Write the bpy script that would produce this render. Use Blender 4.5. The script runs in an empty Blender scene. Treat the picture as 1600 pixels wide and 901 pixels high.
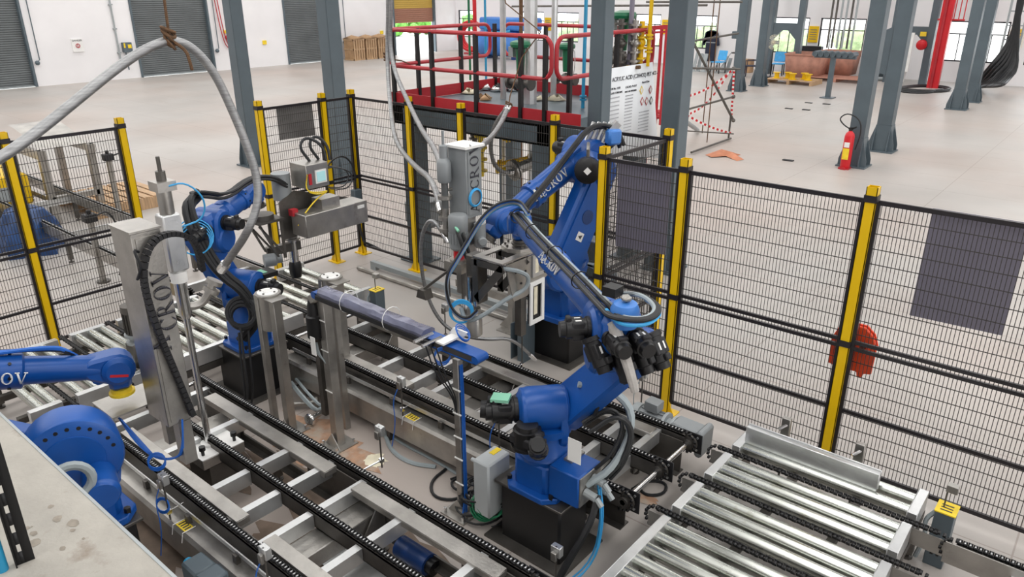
import bpy, math, random
from mathutils import Vector as V, Matrix
random.seed(7)
S = bpy.context.scene
C = bpy.context.collection
PI = math.pi
# ---------------------------------------------------------------- camera
YAW, PIT, ROL, FPX, H = -0.69768, 0.38169, -0.00297, 1171.25, 3.4
cy, sy, cp, sp = math.cos(YAW), math.sin(YAW), math.cos(PIT), math.sin(PIT)
FW = V((sy*cp, cy*cp, -sp)); RT0 = V((cy, -sy, 0)); UP0 = RT0.cross(FW)
cr, sr = math.cos(ROL), math.sin(ROL)
RT = cr*RT0+sr*UP0; UP = -sr*RT0+cr*UP0
cam_d = bpy.data.cameras.new('camera'); cam = bpy.data.objects.new('camera', cam_d); C.objects.link(cam)
cam.matrix_world = Matrix(((RT.x, UP.x, -FW.x, 0), (RT.y, UP.y, -FW.y, 0), (RT.z, UP.z, -FW.z, H), (0, 0, 0, 1)))
cam_d.sensor_width = 36; cam_d.lens = FPX/1600*36; cam_d.clip_end = 300; cam_d.clip_start = .05
S.camera = cam
# ---------------------------------------------------------------- world, lights, exposure
S.view_settings.view_transform = 'Standard'; S.view_settings.look = 'None'
S.view_settings.gamma = 1; S.view_settings.use_curve_mapping = False
S.view_settings.exposure = 0.42
w = bpy.data.worlds.new('sky'); S.world = w; w.use_nodes = True
w.node_tree.nodes['Background'].inputs[0].default_value = (.93, .97, 1, 1)
w.node_tree.nodes['Background'].inputs[1].default_value = 3.2
def area(n, loc, sx, sy_, e, rot=(0, 0, 0), col=(1, 1, 1)):
    d = bpy.data.lights.new(n, 'AREA'); d.shape = 'RECTANGLE'; d.size = sx; d.size_y = sy_; d.energy = e; d.color = col
    o = bpy.data.objects.new(n, d); C.objects.link(o); o.location = loc; o.rotation_euler = rot
for i in range(8):                       # translucent roof light strips between the roof sheets
    area('skylight', (-30+i*5.6, 13, 8.9), 1.6, 38, 760, col=(1, .985, .965))
# unseen area light in front of the closed right wall, facing into the hall
area('offcamera_light', (11.6, 6, 3.0), 5, 9, 220, (0, math.radians(90), 0))
# ---------------------------------------------------------------- measuring helpers (world points on known planes)
def ray(x, y): return RT*((x-800)/FPX)-UP*((y-450.5)/FPX)+FW
O = V((0, 0, H))
def at(x, y, z=0): r = ray(x, y); return O+r*((z-H)/r.z)
def atx(x, y, X): r = ray(x, y); return O+r*(X/r.x)
def aty(x, y, Y): r = ray(x, y); return O+r*(Y/r.y)
def pxd(x, y, dist): return O+ray(x, y).normalized()*dist
# ---------------------------------------------------------------- materials
MATS = {}
def mat(n, col, rough=.5, metal=0, var=.12, scale=6, bump=0, bscale=40, emit=0, dirt=None, dscale=2.5, dth=.6, alpha=1, aniso=None, trans=0):
    m = bpy.data.materials.new(n); m.use_nodes = True; nt = m.node_tree; N = nt.nodes; L = nt.links; b = N['Principled BSDF']
    tc = N.new('ShaderNodeTexCoord'); src = tc.outputs['Object']
    if aniso:
        mp = N.new('ShaderNodeMapping'); mp.inputs['Scale'].default_value = aniso; L.new(src, mp.inputs[0]); src = mp.outputs[0]
    nz = N.new('ShaderNodeTexNoise'); nz.inputs['Scale'].default_value = scale; nz.inputs['Detail'].default_value = 5; L.new(src, nz.inputs[0])
    mx = N.new('ShaderNodeMix'); mx.data_type = 'RGBA'
    mr = N.new('ShaderNodeMapRange'); mr.inputs[1].default_value = .3; mr.inputs[2].default_value = .7; L.new(nz.outputs[0], mr.inputs[0]); L.new(mr.outputs[0], mx.inputs[0])
    mx.inputs[6].default_value = tuple(c*(1-var) for c in col)+(1,); mx.inputs[7].default_value = tuple(min(1, c*(1+var)) for c in col)+(1,)
    out = mx.outputs[2]
    if dirt:
        n2 = N.new('ShaderNodeTexNoise'); n2.inputs['Scale'].default_value = dscale; n2.inputs['Detail'].default_value = 7; n2.inputs['Roughness'].default_value = .65
        L.new(tc.outputs['Object'], n2.inputs[0]); r2 = N.new('ShaderNodeMapRange'); r2.inputs[1].default_value = dth; r2.inputs[2].default_value = dth+.16
        L.new(n2.outputs[0], r2.inputs[0]); m2 = N.new('ShaderNodeMix'); m2.data_type = 'RGBA'; L.new(r2.outputs[0], m2.inputs[0]); L.new(out, m2.inputs[6]); m2.inputs[7].default_value = dirt+(1,); out = m2.outputs[2]
    L.new(out, b.inputs['Base Color'])
    b.inputs['Roughness'].default_value = rough; b.inputs['Metallic'].default_value = metal
    if metal > .5 or rough < .4:
        r3 = N.new('ShaderNodeMapRange'); r3.inputs[3].default_value = max(.03, rough-.08); r3.inputs[4].default_value = rough+.12; L.new(nz.outputs[0], r3.inputs[0]); L.new(r3.outputs[0], b.inputs['Roughness'])
    if bump:
        n4 = N.new('ShaderNodeTexNoise'); n4.inputs['Scale'].default_value = bscale; L.new(src, n4.inputs[0]); bp = N.new('ShaderNodeBump'); bp.inputs['Strength'].default_value = bump; bp.inputs['Distance'].default_value = .01
        L.new(n4.outputs[0], bp.inputs['Height']); L.new(bp.outputs[0], b.inputs['Normal'])
    if emit: b.inputs['Emission Color'].default_value = col+(1,); b.inputs['Emission Strength'].default_value = emit
    if alpha < 1: b.inputs['Alpha'].default_value = alpha
    if trans: b.inputs['Transmission Weight'].default_value = trans
    MATS[n] = m; return m
mat('steel', (.40, .385, .36), .36, .85, .22, 5, .12, 60, dirt=(.2, .18, .16), dscale=4, dth=.6)
mat('steel_dark', (.13, .122, .112), .45, .75, .25, 5, .1, 50, dirt=(.1, .09, .08), dscale=3, dth=.58)
mat('steel_bright', (.62, .63, .63), .3, .8, .12, 6, .08, 80)
mat('chrome', (.55, .57, .53), .24, 1, .18, 3, 0, 30, aniso=(1, 3, 3), dirt=(.33, .32, .22), dscale=5, dth=.6)
mat('polished', (.72, .72, .72), .16, 1, .08, 5)
mat('hose_steel', (.33, .335, .34), .34, .85, .25, 9, .25, 160, aniso=(1, 1, 14))
mat('blue', (.004, .075, .33), .32, .05, .14, 3, .03, 40)
mat('blue_dark', (.008, .04, .16), .4, .05, .15, 3)
mat('blue_light', (.05, .2, .58), .4, 0, .1, 3)
mat('yellow', (.82, .52, .0), .35, 0, .07, 3)
mat('black', (.006, .006, .007), .38, 0, .2, 6)
mat('black_matt', (.012, .012, .014), .6, 0, .2, 8)
mat('frame_black', (.018, .015, .018), .42, .1, .15, 8)
mat('wire', (.06, .055, .05), .5, .3, .1, 8)
mat('grey_paint', (.095, .125, .145), .42, .1, .12, 2, .02, 30)
mat('grey_light', (.34, .37, .38), .45, .1, .1, 4)
mat('grey_box', (.46, .49, .50), .45, 0, .06, 4)
mat('grey_shell', (.27, .29, .30), .45, .2, .08, 4)
mat('red', (.42, .02, .03), .4, 0, .15, 3)
mat('red_bright', (.60, .012, .02), .35, 0, .08, 3)
mat('orange', (.85, .09, .03), .4, 0, .08, 4)
mat('green', (.01, .16, .07), .35, 0, .12, 5)
mat('green_light', (.25, .6, .42), .5, 0, .05, 5)
mat('cyan', (.02, .28, .5), .4, 0, .1, 4)
mat('cable_blue', (.02, .14, .55), .4, 0, .1, 10)
mat('cable_sky', (.05, .38, .75), .4, 0, .1, 10)
mat('cable_grey', (.33, .38, .40), .5, 0, .1, 10)
mat('cable_black', (.015, .016, .018), .45, 0, .2, 10)
mat('white', (.82, .82, .80), .5, 0, .04, 4)
mat('label_yellow', (.85, .62, .03), .5, 0, .12, 12)
mat('wood', (.5, .33, .19), .7, 0, .25, 4, .2, 20, aniso=(1, 12, 1))
mat('cardboard', (.42, .26, .14), .8, 0, .2, 4)
mat('pink_box', (.45, .22, .16), .75, 0, .2, 4)
mat('terracotta', (.5, .2, .11), .8, 0, .2, 6)
mat('rope', (.13, .07, .035), .9, 0, .3, 60, .5, 200)
mat('cream', (.78, .72, .55), .8, 0, .15, 9, .3, 30)
mat('tarp', (.012, .05, .16), .45, 0, .4, 7, .6, 12)
mat('jacket', (.02, .025, .05), .8, 0, .2, 9)
mat('shutter', (.15, .165, .17), .5, .3, .12, 1.2)
mat('panel_film', (.24, .225, .29), .5, 0, .04, 3, alpha=.9)
mat('panel_dark', (.19, .185, .18), .5, .1, .35, 2.5)
mat('plastic_wrap', (.20, .205, .28), .18, 0, .2, 9, .5, 18, alpha=.8)
mat('poster', (.80, .83, .86), .5, 0, .03, 2, .15, 4)
mat('ink', (.04, .04, .05), .6)
mat('ink_soft', (.42, .43, .46), .6)
mat('screen', (.35, .6, .62), .3, 0, .05, 4, emit=.25)
mat('fabric_grey', (.42, .40, .38), .8, 0, .2, 14, .6, 22)
mat('wall_paint', (.83, .82, .83), .75, 0, .04, .7, .05, 6, dirt=(.72, .76, .75), dscale=.35, dth=.62)
mat('roof_sheet', (.35, .36, .37), .6, .2, .05, 2)
mat('foliage', (.12, .33, .05), .8, 0, .5, 6, .8, 12)
mat('brown_shutter', (.36, .17, .11), .6, 0, .05, 1)
mat('ochre_shutter', (.55, .36, .07), .6, 0, .05, 1)
mat('slab', (.38, .36, .32), .8, 0, .13, 5, .25, 60, dirt=(.24, .20, .16), dscale=6, dth=.58)
mat('stain', (.42, .25, .16), .7, 0, .3, 9, dirt=(.44, .36, .29), dscale=6, dth=.45)
mat('yard', (.75, .74, .70), .9, 0, .1, .6)
mat('daylight_glass', (.9, .95, .95), .08, 0, .02, 2, alpha=.1)
mat('slab_stain', (.26, .23, .19), .8, 0, .25, 30)
mat('foliage_pale', (.42, .55, .28), .8, 0, .4, 3)
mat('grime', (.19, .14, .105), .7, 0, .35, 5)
def floor_mat():
    m = mat('floor', (.42, .398, .375), .45, 0, .10, .5, .05, 18, dirt=(.36, .335, .31), dscale=.8, dth=.62)
    nt = m.node_tree; N = nt.nodes; L = nt.links; b = N['Principled BSDF']; tc = [n for n in N if n.type == 'TEX_COORD'][0]
    src = b.inputs['Base Color'].links[0].from_socket
    n = N.new('ShaderNodeTexNoise'); n.inputs['Scale'].default_value = .22; n.inputs['Detail'].default_value = 3; L.new(tc.outputs['Object'], n.inputs[0])
    r = N.new('ShaderNodeMapRange'); r.inputs[1].default_value = .4; r.inputs[2].default_value = .65; L.new(n.outputs[0], r.inputs[0])
    mx = N.new('ShaderNodeMix'); mx.data_type = 'RGBA'; mx.blend_type = 'MULTIPLY'; L.new(r.outputs[0], mx.inputs[0]); L.new(src, mx.inputs[6]); mx.inputs[7].default_value = (1.0, .91, .87, 1)
    br = N.new('ShaderNodeTexBrick'); br.offset = 0; br.inputs['Scale'].default_value = .2; br.inputs['Mortar Size'].default_value = .0012
    br.inputs['Color1'].default_value = br.inputs['Color2'].default_value = (1, 1, 1, 1); br.inputs['Mortar'].default_value = (.72, .68, .66, 1)
    L.new(tc.outputs['Object'], br.inputs[0]); m3 = N.new('ShaderNodeMix'); m3.data_type = 'RGBA'; m3.blend_type = 'MULTIPLY'; m3.inputs[0].default_value = 1
    L.new(mx.outputs[2], m3.inputs[6]); L.new(br.outputs[0], m3.inputs[7]); L.new(m3.outputs[2], b.inputs['Base Color'])
floor_mat()
# ---------------------------------------------------------------- mesh builder
ORG = {}
def frame(d, up=None):
    d = V(d).normalized(); u = V(up) if up is not None else V((0, 0, 1))
    if abs(d.dot(u)) > .98: u = V((1, 0, 0))
    a = u.cross(d).normalized(); b = d.cross(a).normalized(); return a, b, d
class MB:
    def __init__(s): s.v = []; s.f = []
    def add(s, vs, fs):
        k = len(s.v); s.v += [V(v) for v in vs]; s.f += [tuple(i+k for i in f) for f in fs]; return s
    def box(s, x0, y0, z0, x1, y1, z1):
        if x0 > x1: x0, x1 = x1, x0
        if y0 > y1: y0, y1 = y1, y0
        if z0 > z1: z0, z1 = z1, z0
        return s.add([(x0, y0, z0), (x1, y0, z0), (x1, y1, z0), (x0, y1, z0), (x0, y0, z1), (x1, y0, z1), (x1, y1, z1), (x0, y1, z1)],
                     [(0, 3, 2, 1), (4, 5, 6, 7), (0, 1, 5, 4), (1, 2, 6, 5), (2, 3, 7, 6), (3, 0, 4, 7)])
    def beam(s, p0, p1, w, h, up=None, w1=None, h1=None):
        p0 = V(p0); p1 = V(p1); a, b, d = frame(p1-p0, up); w1 = w if w1 is None else w1; h1 = h if h1 is None else h1; r = []
        for p, ww, hh in ((p0, w, h), (p1, w1, h1)):
            for i, j in ((-1, -1), (1, -1), (1, 1), (-1, 1)): r.append(p+a*(i*ww/2)+b*(j*hh/2))
        return s.add(r, [(0, 3, 2, 1), (4, 5, 6, 7), (0, 1, 5, 4), (1, 2, 6, 5), (2, 3, 7, 6), (3, 0, 4, 7)])
    def cyl(s, p0, p1, r, r1=None, n=16, caps=True):
        p0 = V(p0); p1 = V(p1); return s.lathe(p0, p1-p0, [(0, r), ((p1-p0).length, r if r1 is None else r1)], n, caps)
    def lathe(s, p, ax, prof, n=16, caps=True):
        p = V(p); a, b, d = frame(ax); vs = []; fs = []
        for t, r in prof:
            for i in range(n):
                q = 2*PI*i/n; vs.append(p+d*t+(a*math.cos(q)+b*math.sin(q))*r)
        for k in range(len(prof)-1):
            for i in range(n):
                j = (i+1) % n; fs.append((k*n+i, k*n+j, (k+1)*n+j, (k+1)*n+i))
        if caps: fs.append(tuple(range(n-1, -1, -1))); fs.append(tuple(range((len(prof)-1)*n, len(prof)*n)))
        return s.add(vs, fs)
    def tube(s, pts, r, n=8, closed=False, smooth=0, caps=True):
        P = [V(p) for p in pts]
        for _ in range(smooth):
            Q = [] if closed else [P[0]]
            rng = range(len(P)) if closed else range(len(P)-1)
            for i in rng:
                A = P[i]; B = P[(i+1) % len(P)]; Q += [A*.75+B*.25, A*.25+B*.75]
            if not closed: Q.append(P[-1])
            P = Q
        m = len(P); vs = []; fs = []; a = None
        for i in range(m):
            t = (P[(i+1) % m]-P[i-1]) if closed else (P[min(i+1, m-1)]-P[max(i-1, 0)])
            if t.length < 1e-9: t = V((0, 0, 1))
            t.normalize()
            if a is None: a, b, _ = frame(t)
            else:
                a = a-t*a.dot(t)
                if a.length < 1e-6: a, b, _ = frame(t)
                a.normalize(); b = t.cross(a)
            rr = r if not isinstance(r, (list, tuple)) else r[0]+(r[1]-r[0])*i/(m-1)
            for k in range(n):
                q = 2*PI*k/n; vs.append(P[i]+(a*math.cos(q)+b*math.sin(q))*rr)
        for i in range(m if closed else m-1):
            j = (i+1) % m
            for k in range(n):
                l = (k+1) % n; fs.append((i*n+k, i*n+l, j*n+l, j*n+k))
        if not closed and caps: fs += [tuple(range(n-1, -1, -1)), tuple(range((m-1)*n, m*n))]
        return s.add(vs, fs)
    def prism(s, poly, o, u, v, th):
        """poly: 2D points in the (u, v) frame at o, extruded by th along u x v, centred"""
        o = V(o); u = V(u).normalized(); v = V(v).normalized(); n = u.cross(v).normalized(); k = len(poly)
        vs = [o+u*x+v*y-n*th/2 for x, y in poly]+[o+u*x+v*y+n*th/2 for x, y in poly]
        return s.add(vs, [tuple(range(k-1, -1, -1)), tuple(range(k, 2*k))]+[(i, (i+1) % k, k+(i+1) % k, k+i) for i in range(k)])
    def link(s, p0, p1, r0, r1, side, th, n=10):
        """flat arm: rounded ends of radius r0 / r1, thickness th along side"""
        p0 = V(p0); p1 = V(p1); d = (p1-p0); L = d.length; d.normalize(); sd = V(side); sd = (sd-d*sd.dot(d)).normalized(); v = sd.cross(d)
        al = math.acos(max(-1, min(1, (r0-r1)/L))); pl = []
        for i in range(n+1):
            q = al+(2*PI-2*al)*i/n; pl.append((r0*math.cos(q), r0*math.sin(q)))
        for i in range(n+1):
            q = -al+2*al*i/n; pl.append((L+r1*math.cos(q), r1*math.sin(q)))
        return s.prism(pl, p0, d, v, th)
    def ball(s, c, r, n=12, sc=(1, 1, 1)):
        c = V(c); m = n//2; vs = [c+V((0, 0, r*sc[2]))]; fs = []
        for i in range(1, m):
            q = PI*i/m
            for k in range(n): a = 2*PI*k/n; vs.append(c+V((r*sc[0]*math.sin(q)*math.cos(a), r*sc[1]*math.sin(q)*math.sin(a), r*sc[2]*math.cos(q))))
        vs.append(c-V((0, 0, r*sc[2])))
        for k in range(n): fs.append((0, 1+k, 1+(k+1) % n)); fs.append((len(vs)-1, 1+(m-2)*n+(k+1) % n, 1+(m-2)*n+k))
        for i in range(m-2):
            for k in range(n): fs.append((1+i*n+k, 1+(i+1)*n+k, 1+(i+1)*n+(k+1) % n, 1+i*n+(k+1) % n))
        return s.add(vs, fs)
    def torus(s, c, ax, R, r, n=20, k=6):
        a, b, d = frame(ax); c = V(c)
        return s.tube([c+(a*math.cos(2*PI*i/n)+b*math.sin(2*PI*i/n))*R for i in range(n)], r, k, True)
    def put(s, name, m, parent=None, label=None, cat=None, group=None, kind=None, bevel=0, smooth=35):
        if parent is not None: o0 = ORG[parent.name]
        else:
            xs = [v.x for v in s.v]; ys = [v.y for v in s.v]; zs = [v.z for v in s.v]
            o0 = V(((min(xs)+max(xs))/2, (min(ys)+max(ys))/2, min(zs)))
            if kind == 'structure': o0 = V((0, 0, 0))
        me = bpy.data.meshes.new(name); me.from_pydata([v-o0 for v in s.v], [], s.f); me.update()
        me.shade_smooth() if hasattr(me, 'shade_smooth') else None
        if smooth: me.set_sharp_from_angle(angle=math.radians(smooth))
        me.materials.append(MATS[m])
        o = bpy.data.objects.new(name, me); C.objects.link(o)
        if parent is None: o.location = o0
        else: o.parent = parent
        ORG[o.name] = o0
        if bevel:
            b = o.modifiers.new('bevel', 'BEVEL'); b.width = bevel; b.segments = 1; b.limit_method = 'ANGLE'; b.angle_limit = math.radians(40)
        if label: o['label'] = label
        if cat: o['category'] = cat
        if group: o['group'] = group
        if kind: o['kind'] = kind
        return o
def thing(name, label, cat, loc, group=None):
    o = bpy.data.objects.new(name, None); C.objects.link(o); o.location = loc; o.empty_display_size = .1; ORG[o.name] = V(loc)
    o['label'] = label; o['category'] = cat
    if group: o['group'] = group
    return o
def children(o): return [c for c in bpy.data.objects if c.parent == o]
def copy_tree(o, delta, label=None, kids=None):
    """a copy of a thing, its parts and their sub-parts, moved by delta"""
    c = o.copy(); C.objects.link(c); c.location = V(o.location)+V(delta)
    if label: c['label'] = label
    for ch in o.children:
        d = ch.copy(); C.objects.link(d); d.parent = c
        for g in ch.children: e = g.copy(); C.objects.link(e); e.parent = d
    return c
def struct(name, b, m): return b.put(name, m, kind='structure')
# serif capitals drawn as thick and thin strokes (2D pieces)
def glyph(ch):
    def st(x0, y0, x1, y1, w): return [(x0-w/2, y0), (x0+w/2, y0), (x1+w/2, y1), (x1-w/2, y1)]
    def ser(x, y, w=.34): return [(x-w/2, y-.02), (x+w/2, y-.02), (x+w/2, y+.03), (x-w/2, y+.03)]
    def ring(cx, a0, a1, rx=.42, n=12, ry=.5):
        r = []
        for i in range(n):
            q0 = a0+(a1-a0)*i/n; q1 = a0+(a1-a0)*(i+1)/n; pp = []
            for q, k in ((q0, 1), (q1, 1), (q1, 0), (q0, 0)):
                t = .05+.12*abs(math.cos(q)); pp.append((cx+(rx-(0 if k else t))*math.cos(q), .5+(ry-(0 if k else t*.5))*math.sin(q)))
            r.append(pp)
        return r
    if ch == 'V': return [st(.42, 0, .12, 1, .15), st(.42, 0, .74, 1, .06), ser(.12, .97), ser(.74, .97, .28)], .86
    if ch == 'A': return [st(.1, 0, .42, 1, .06), st(.74, 0, .42, 1, .15), [(.25, .3), (.6, .3), (.6, .36), (.25, .36)], ser(.1, 0, .26), ser(.74, 0)], .86
    if ch == 'O': return ring(.45, 0, 2*PI, n=20), .95
    if ch == 'C': return ring(.45, .75, 2*PI-.75, n=16)+[[(.72, .72), (.77, .72), (.77, .95), (.72, .95)]], .85
    if ch == 'R': return [st(.15, 0, .15, 1, .15), ser(.15, 0), [(.05, .96), (.42, .96), (.42, 1), (.05, 1)], [(.15, .47), (.42, .47), (.42, .52), (.15, .52)], st(.78, 0, .36, .5, .15), ser(.78, 0, .24)]+[[(x+.0, y*.5+.49) for x, y in p] for p in ring(.36, -PI/2, PI/2, .26, 8)], .9
    if ch == 'e': return [[(x*.62, y*.62-.22) for x, y in p] for p in ring(.45, .3, 2*PI-.5, n=12)]+[[(.05, .06), (.5, .2), (.5, .26), (.05, .12)]], .5
    return [], .4
def lettering(txt, o, u, v, h, mt, parent, th=.002, small=.8):
    b = MB(); x = 0; u = V(u).normalized(); v = V(v).normalized(); o = V(o)
    for i, ch in enumerate(txt):
        k = h*(1 if (i == 0 or ch == 'C' or len(txt) == 4) else small); g, adv = glyph(ch)
        for p in g: b.prism([(x+px*k, py*k) for px, py in p], o, u, v, th)
        x += adv*k*1.08
    return b.put('lettering', mt, parent, smooth=0)
def words(txt, o, u, v, h, mt, parent, name='lettering'):
    cu = bpy.data.curves.new('t', 'FONT'); cu.body = txt; cu.size = h; cu.extrude = .0015
    to = bpy.data.objects.new('t', cu); C.objects.link(to); bpy.context.view_layer.update()
    me = bpy.data.meshes.new_from_object(to.evaluated_get(bpy.context.evaluated_depsgraph_get()))
    bpy.data.objects.remove(to); u = V(u).normalized(); v = V(v).normalized(); n = u.cross(v); o = V(o); b = MB()
    b.add([o+u*q.co.x+v*q.co.y+n*q.co.z for q in me.vertices], [tuple(p.vertices) for p in me.polygons])
    bpy.data.meshes.remove(me)
    return b.put(name, mt, parent, smooth=0)
X_, Y_, Z_ = V((1, 0, 0)), V((0, 1, 0)), V((0, 0, 1))
# ================================================================ SETTING
WX, BY = -32.2, 33.4
b = MB(); b.add([(WX, -9, 0), (12, -9, 0), (12, BY, 0), (WX, BY, 0), (WX, -9, -.2), (12, -9, -.2), (12, BY, -.2), (WX, BY, -.2)], [(0, 1, 2, 3), (7, 6, 5, 4)]); struct('floor', b, 'floor')
# left wall, open where the shutters and the far doorway are
def wall_along(axis, c, th, a0, a1, z1, holes):
    b = MB(); holes = sorted(holes); cur = a0
    def bx(p, q, z0, zz):
        if q-p < 1e-4 or zz-z0 < 1e-4: return
        b.box(c-th, p, z0, c, q, zz) if axis == 'y' else b.box(p, c, z0, q, c+th, zz)
    for (h0, h1, z0, zz) in holes:
        bx(cur, h0, 0, z1); bx(h0, h1, 0, z0); bx(h0, h1, zz, z1); cur = h1
    bx(cur, a1, 0, z1); return b
SH = [(7.6, 10.75, 0, 3.6), (14.7, 18.0, 0, 3.6), (21.8, 25.0, 0, 3.6), (28.6, 31.7, 0, 3.6)]
struct('wall_left', wall_along('y', WX, .3, -9, BY, 9, SH), 'wall_paint')
WN = [(-32.0, -30.6, .75, 2.2), (-27.3, -25.75, .75, 2.2), (-25.0, -23.5, .75, 2.2), (-20.2, -18.75, .75, 2.2), (-17.2, -15.9, .75, 2.2), (-13.4, -11.75, .75, 2.2), (-11.3, -9.5, .75, 2.2), (-6.65, -4.55, .75, 2.2), (-3.9, -1.8, .75, 2.6)]
struct('wall_back', wall_along('x', BY, .3, WX-.3, 12, 9, WN), 'wall_paint')
struct('wall_right', MB().box(12, -9, 0, 12.2, BY, 9), 'wall_paint')
struct('wall_front', MB().box(WX, -9.2, 0, 12, -9, 9), 'wall_paint')
b = MB()
for i in range(9):
    x0 = -32.5+5.6*i-1.6 if i else -33; b.box(max(-33, x0), -9.2, 9.0, min(12.2, -32.5+5.6*i+2.4), BY+.3, 9.1)
b.box(-33, -9.2, 9.1, 12.2, BY+.3, 9.15)
struct('ceiling', b, 'roof_sheet')
b = MB().box(-70, -20, -.12, WX-.3, 80, -.1).box(WX-.3, BY+.3, -.12, 30, 80, -.1); struct('ground_outside', b, 'yard')
# windows
for i, (x0, x1, z0, z1) in enumerate(WN):
    b = MB(); y = BY+.05
    for p, q in ((x0, x0+.05), (x1-.05, x1)): b.box(p, y, z0, q, y+.06, z1)
    b.box(x0, y, z0, x1, y+.06, z0+.05).box(x0, y, z1-.05, x1, y+.06, z1).box(x0, y, z1-.48, x1, y+.06, z1-.44)
    for k in range(1, 4): xx = x0+(x1-x0)*k/4; b.box(xx-.015, y+.01, z0, xx+.015, y+.05, z1-.45)
    o = struct('window_%d' % (i+1), b, 'frame_black')
    ORG[o.name] = V((0, 0, 0))
    MB().box(x0+.05, y+.025, z0+.05, x1-.05, y+.032, z1-.05).put('pane', 'daylight_glass', o)
# roller shutters
SL = ['dark grey roller shutter closed at the far left end of the white wall', 'dark grey roller shutter closed behind the arched steel hose', 'dark grey roller shutter closed near the stacked wooden crates']
for (y0, y1, _, z1), lb in zip(SH[:3], SL):
    t = thing('roller_shutter', lb, 'shutter', (WX-.15, (y0+y1)/2, 0), 'closed roller shutters in the left wall')
    b = MB(); n = 45
    for k in range(n):
        z = .02+k*.08; b.add([(WX-.16, y0, z), (WX-.16, y1, z), (WX-.12, y1, z+.04), (WX-.12, y0, z+.04), (WX-.16, y1, z+.08), (WX-.16, y0, z+.08)], [(0, 1, 2, 3), (3, 2, 4, 5)])
    b.put('slat_curtain', 'shutter', t, kind='stuff', smooth=0)
    MB().box(WX-.2, y0-.02, 0, WX+.05, y0+.06, z1).put('guide_rail', 'grey_paint', t); MB().box(WX-.2, y1-.06, 0, WX+.05, y1+.02, z1).put('guide_rail', 'grey_paint', t)
    MB().box(WX-.16, y0, 0, WX-.08, y1, .05).put('bottom_bar', 'grey_light', t)
    b = MB().tube([(WX+.08, y1+.25, 3.4), (WX+.08, y1+.25, .95), (WX+.1, y1+.1, .85)], .02, 6); b.ball((WX+.1, y1+.15, .85), .09, 8); b.put('hand_chain', 'grey_paint', t)
y0, y1 = SH[3][:2]
t = thing('sectional_shutter', 'ochre and brown shutter half lowered over the bright far doorway', 'shutter', (WX-.15, (y0+y1)/2, 1.6))
b = MB(); [b.box(WX-.16, y0, 1.62+k*.105, WX-.12, y1, 1.71+k*.105) for k in range(7)]; b.put('lower_curtain', 'brown_shutter', t)
b = MB(); [b.box(WX-.16, y0, 2.36+k*.105, WX-.12, y1, 2.45+k*.105) for k in range(12)]; b.put('upper_curtain', 'ochre_shutter', t)
MB().box(WX-.2, y0-.02, 0, WX+.05, y0+.06, 3.6).put('guide_rail', 'grey_paint', t); MB().box(WX-.2, y1-.06, 0, WX+.05, y1+.02, 3.6).put('guide_rail', 'grey_paint', t); MB().box(WX-.19, y0, 1.62, WX-.165, y1, 2.355).put('lower_curtain', 'brown_shutter', t); MB().box(WX-.19, y0, 2.355, WX-.165, y1, 3.6).put('upper_curtain', 'ochre_shutter', t)
# hedge outside the doorway
b = MB()
for i in range(60): b.ball((-46+random.uniform(-.6, .6), 36+i*.28+random.uniform(-.2, .2), random.uniform(.3, .9)), random.uniform(.3, .55), 8)
b.put('hedge', 'foliage', None, 'bright green hedge outside the far doorway', 'hedge', kind='stuff')
for k, (x, lb) in enumerate(((-27, 'pale green hedge outside the far windows'), (-18.5, 'pale green hedge outside the windows behind the platform'), (-12, 'pale green hedge outside the middle windows'))):
    b = MB(); [b.ball((x+random.uniform(-3.5, 3.5), 40+random.uniform(-.5, .5), random.uniform(.2, 1.1)), random.uniform(.4, .8), 8) for _ in range(26)]; b.put('hedge', 'foliage_pale', None, lb, 'hedge', kind='stuff')
# things on the left wall
t = thing('wall_sign', 'small white sign with a red ring mark on the left wall', 'sign', (WX+.02, 12.45, 1.1))
MB().box(WX, 12.25, 1.15, WX+.05, 12.65, 1.62).put('board', 'white', t)
MB().torus((WX+.06, 12.45, 1.37), X_, .07, .014, 16, 5).box(WX+.05, 12.44, 1.3, WX+.06, 12.46, 1.45).put('ring_mark', 'red', t)
words('DANGER', (WX+.055, 12.27, 1.53), Y_, Z_, .09, 'ink', t)
t = thing('switch_box', 'grey wall switch box with an orange label beside a conduit', 'switch box', (WX+.1, 14.3, 1.0))
MB().box(WX, 14.1, 1.02, WX+.18, 14.45, 1.4).put('enclosure', 'grey_paint', t, bevel=.01)
MB().box(WX+.18, 14.28, 1.18, WX+.19, 14.42, 1.32).box(WX+.18, 14.12, 1.2, WX+.19, 14.18, 1.38).put('warning_label', 'label_yellow', t)
MB().cyl((WX+.08, 14.2, .35), (WX+.08, 14.2, 1.02), .025, n=8).put('conduit', 'grey_paint', t)
b = MB().cyl((WX+.06, 13.95, .75), (WX+.06, 13.95, 5), .035, n=8)
for z in (1, 1.9, 2.8): b.box(WX, 13.88, z, WX+.1, 14.02, z+.05)
b.put('conduit', 'grey_light', None, 'tall grey conduit running down the left wall', 'conduit')
t = thing('gas_hose_set', 'red hoses looped below a yellow tag on the left wall', 'hose', (WX+.1, 18.75, .8))
b = MB()
for dy in (0, .12): b.tube([(WX+.1, 18.3+dy, 3.6), (WX+.1, 18.45+dy, 1.6), (WX+.12, 18.6+dy, .95), (WX+.12, 18.95, .9), (WX+.1, 19.05-dy, 1.4), (WX+.1, 18.9-dy, 3.6)], .022, 6, smooth=2)
b.put('hose', 'red', t); MB().box(WX, 18.62, 1.55, WX+.06, 18.82, 1.68).put('tag', 'label_yellow', t); MB().ball((WX+.1, 18.7, 1.38), .1, 8).put('regulator', 'red', t)
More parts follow.
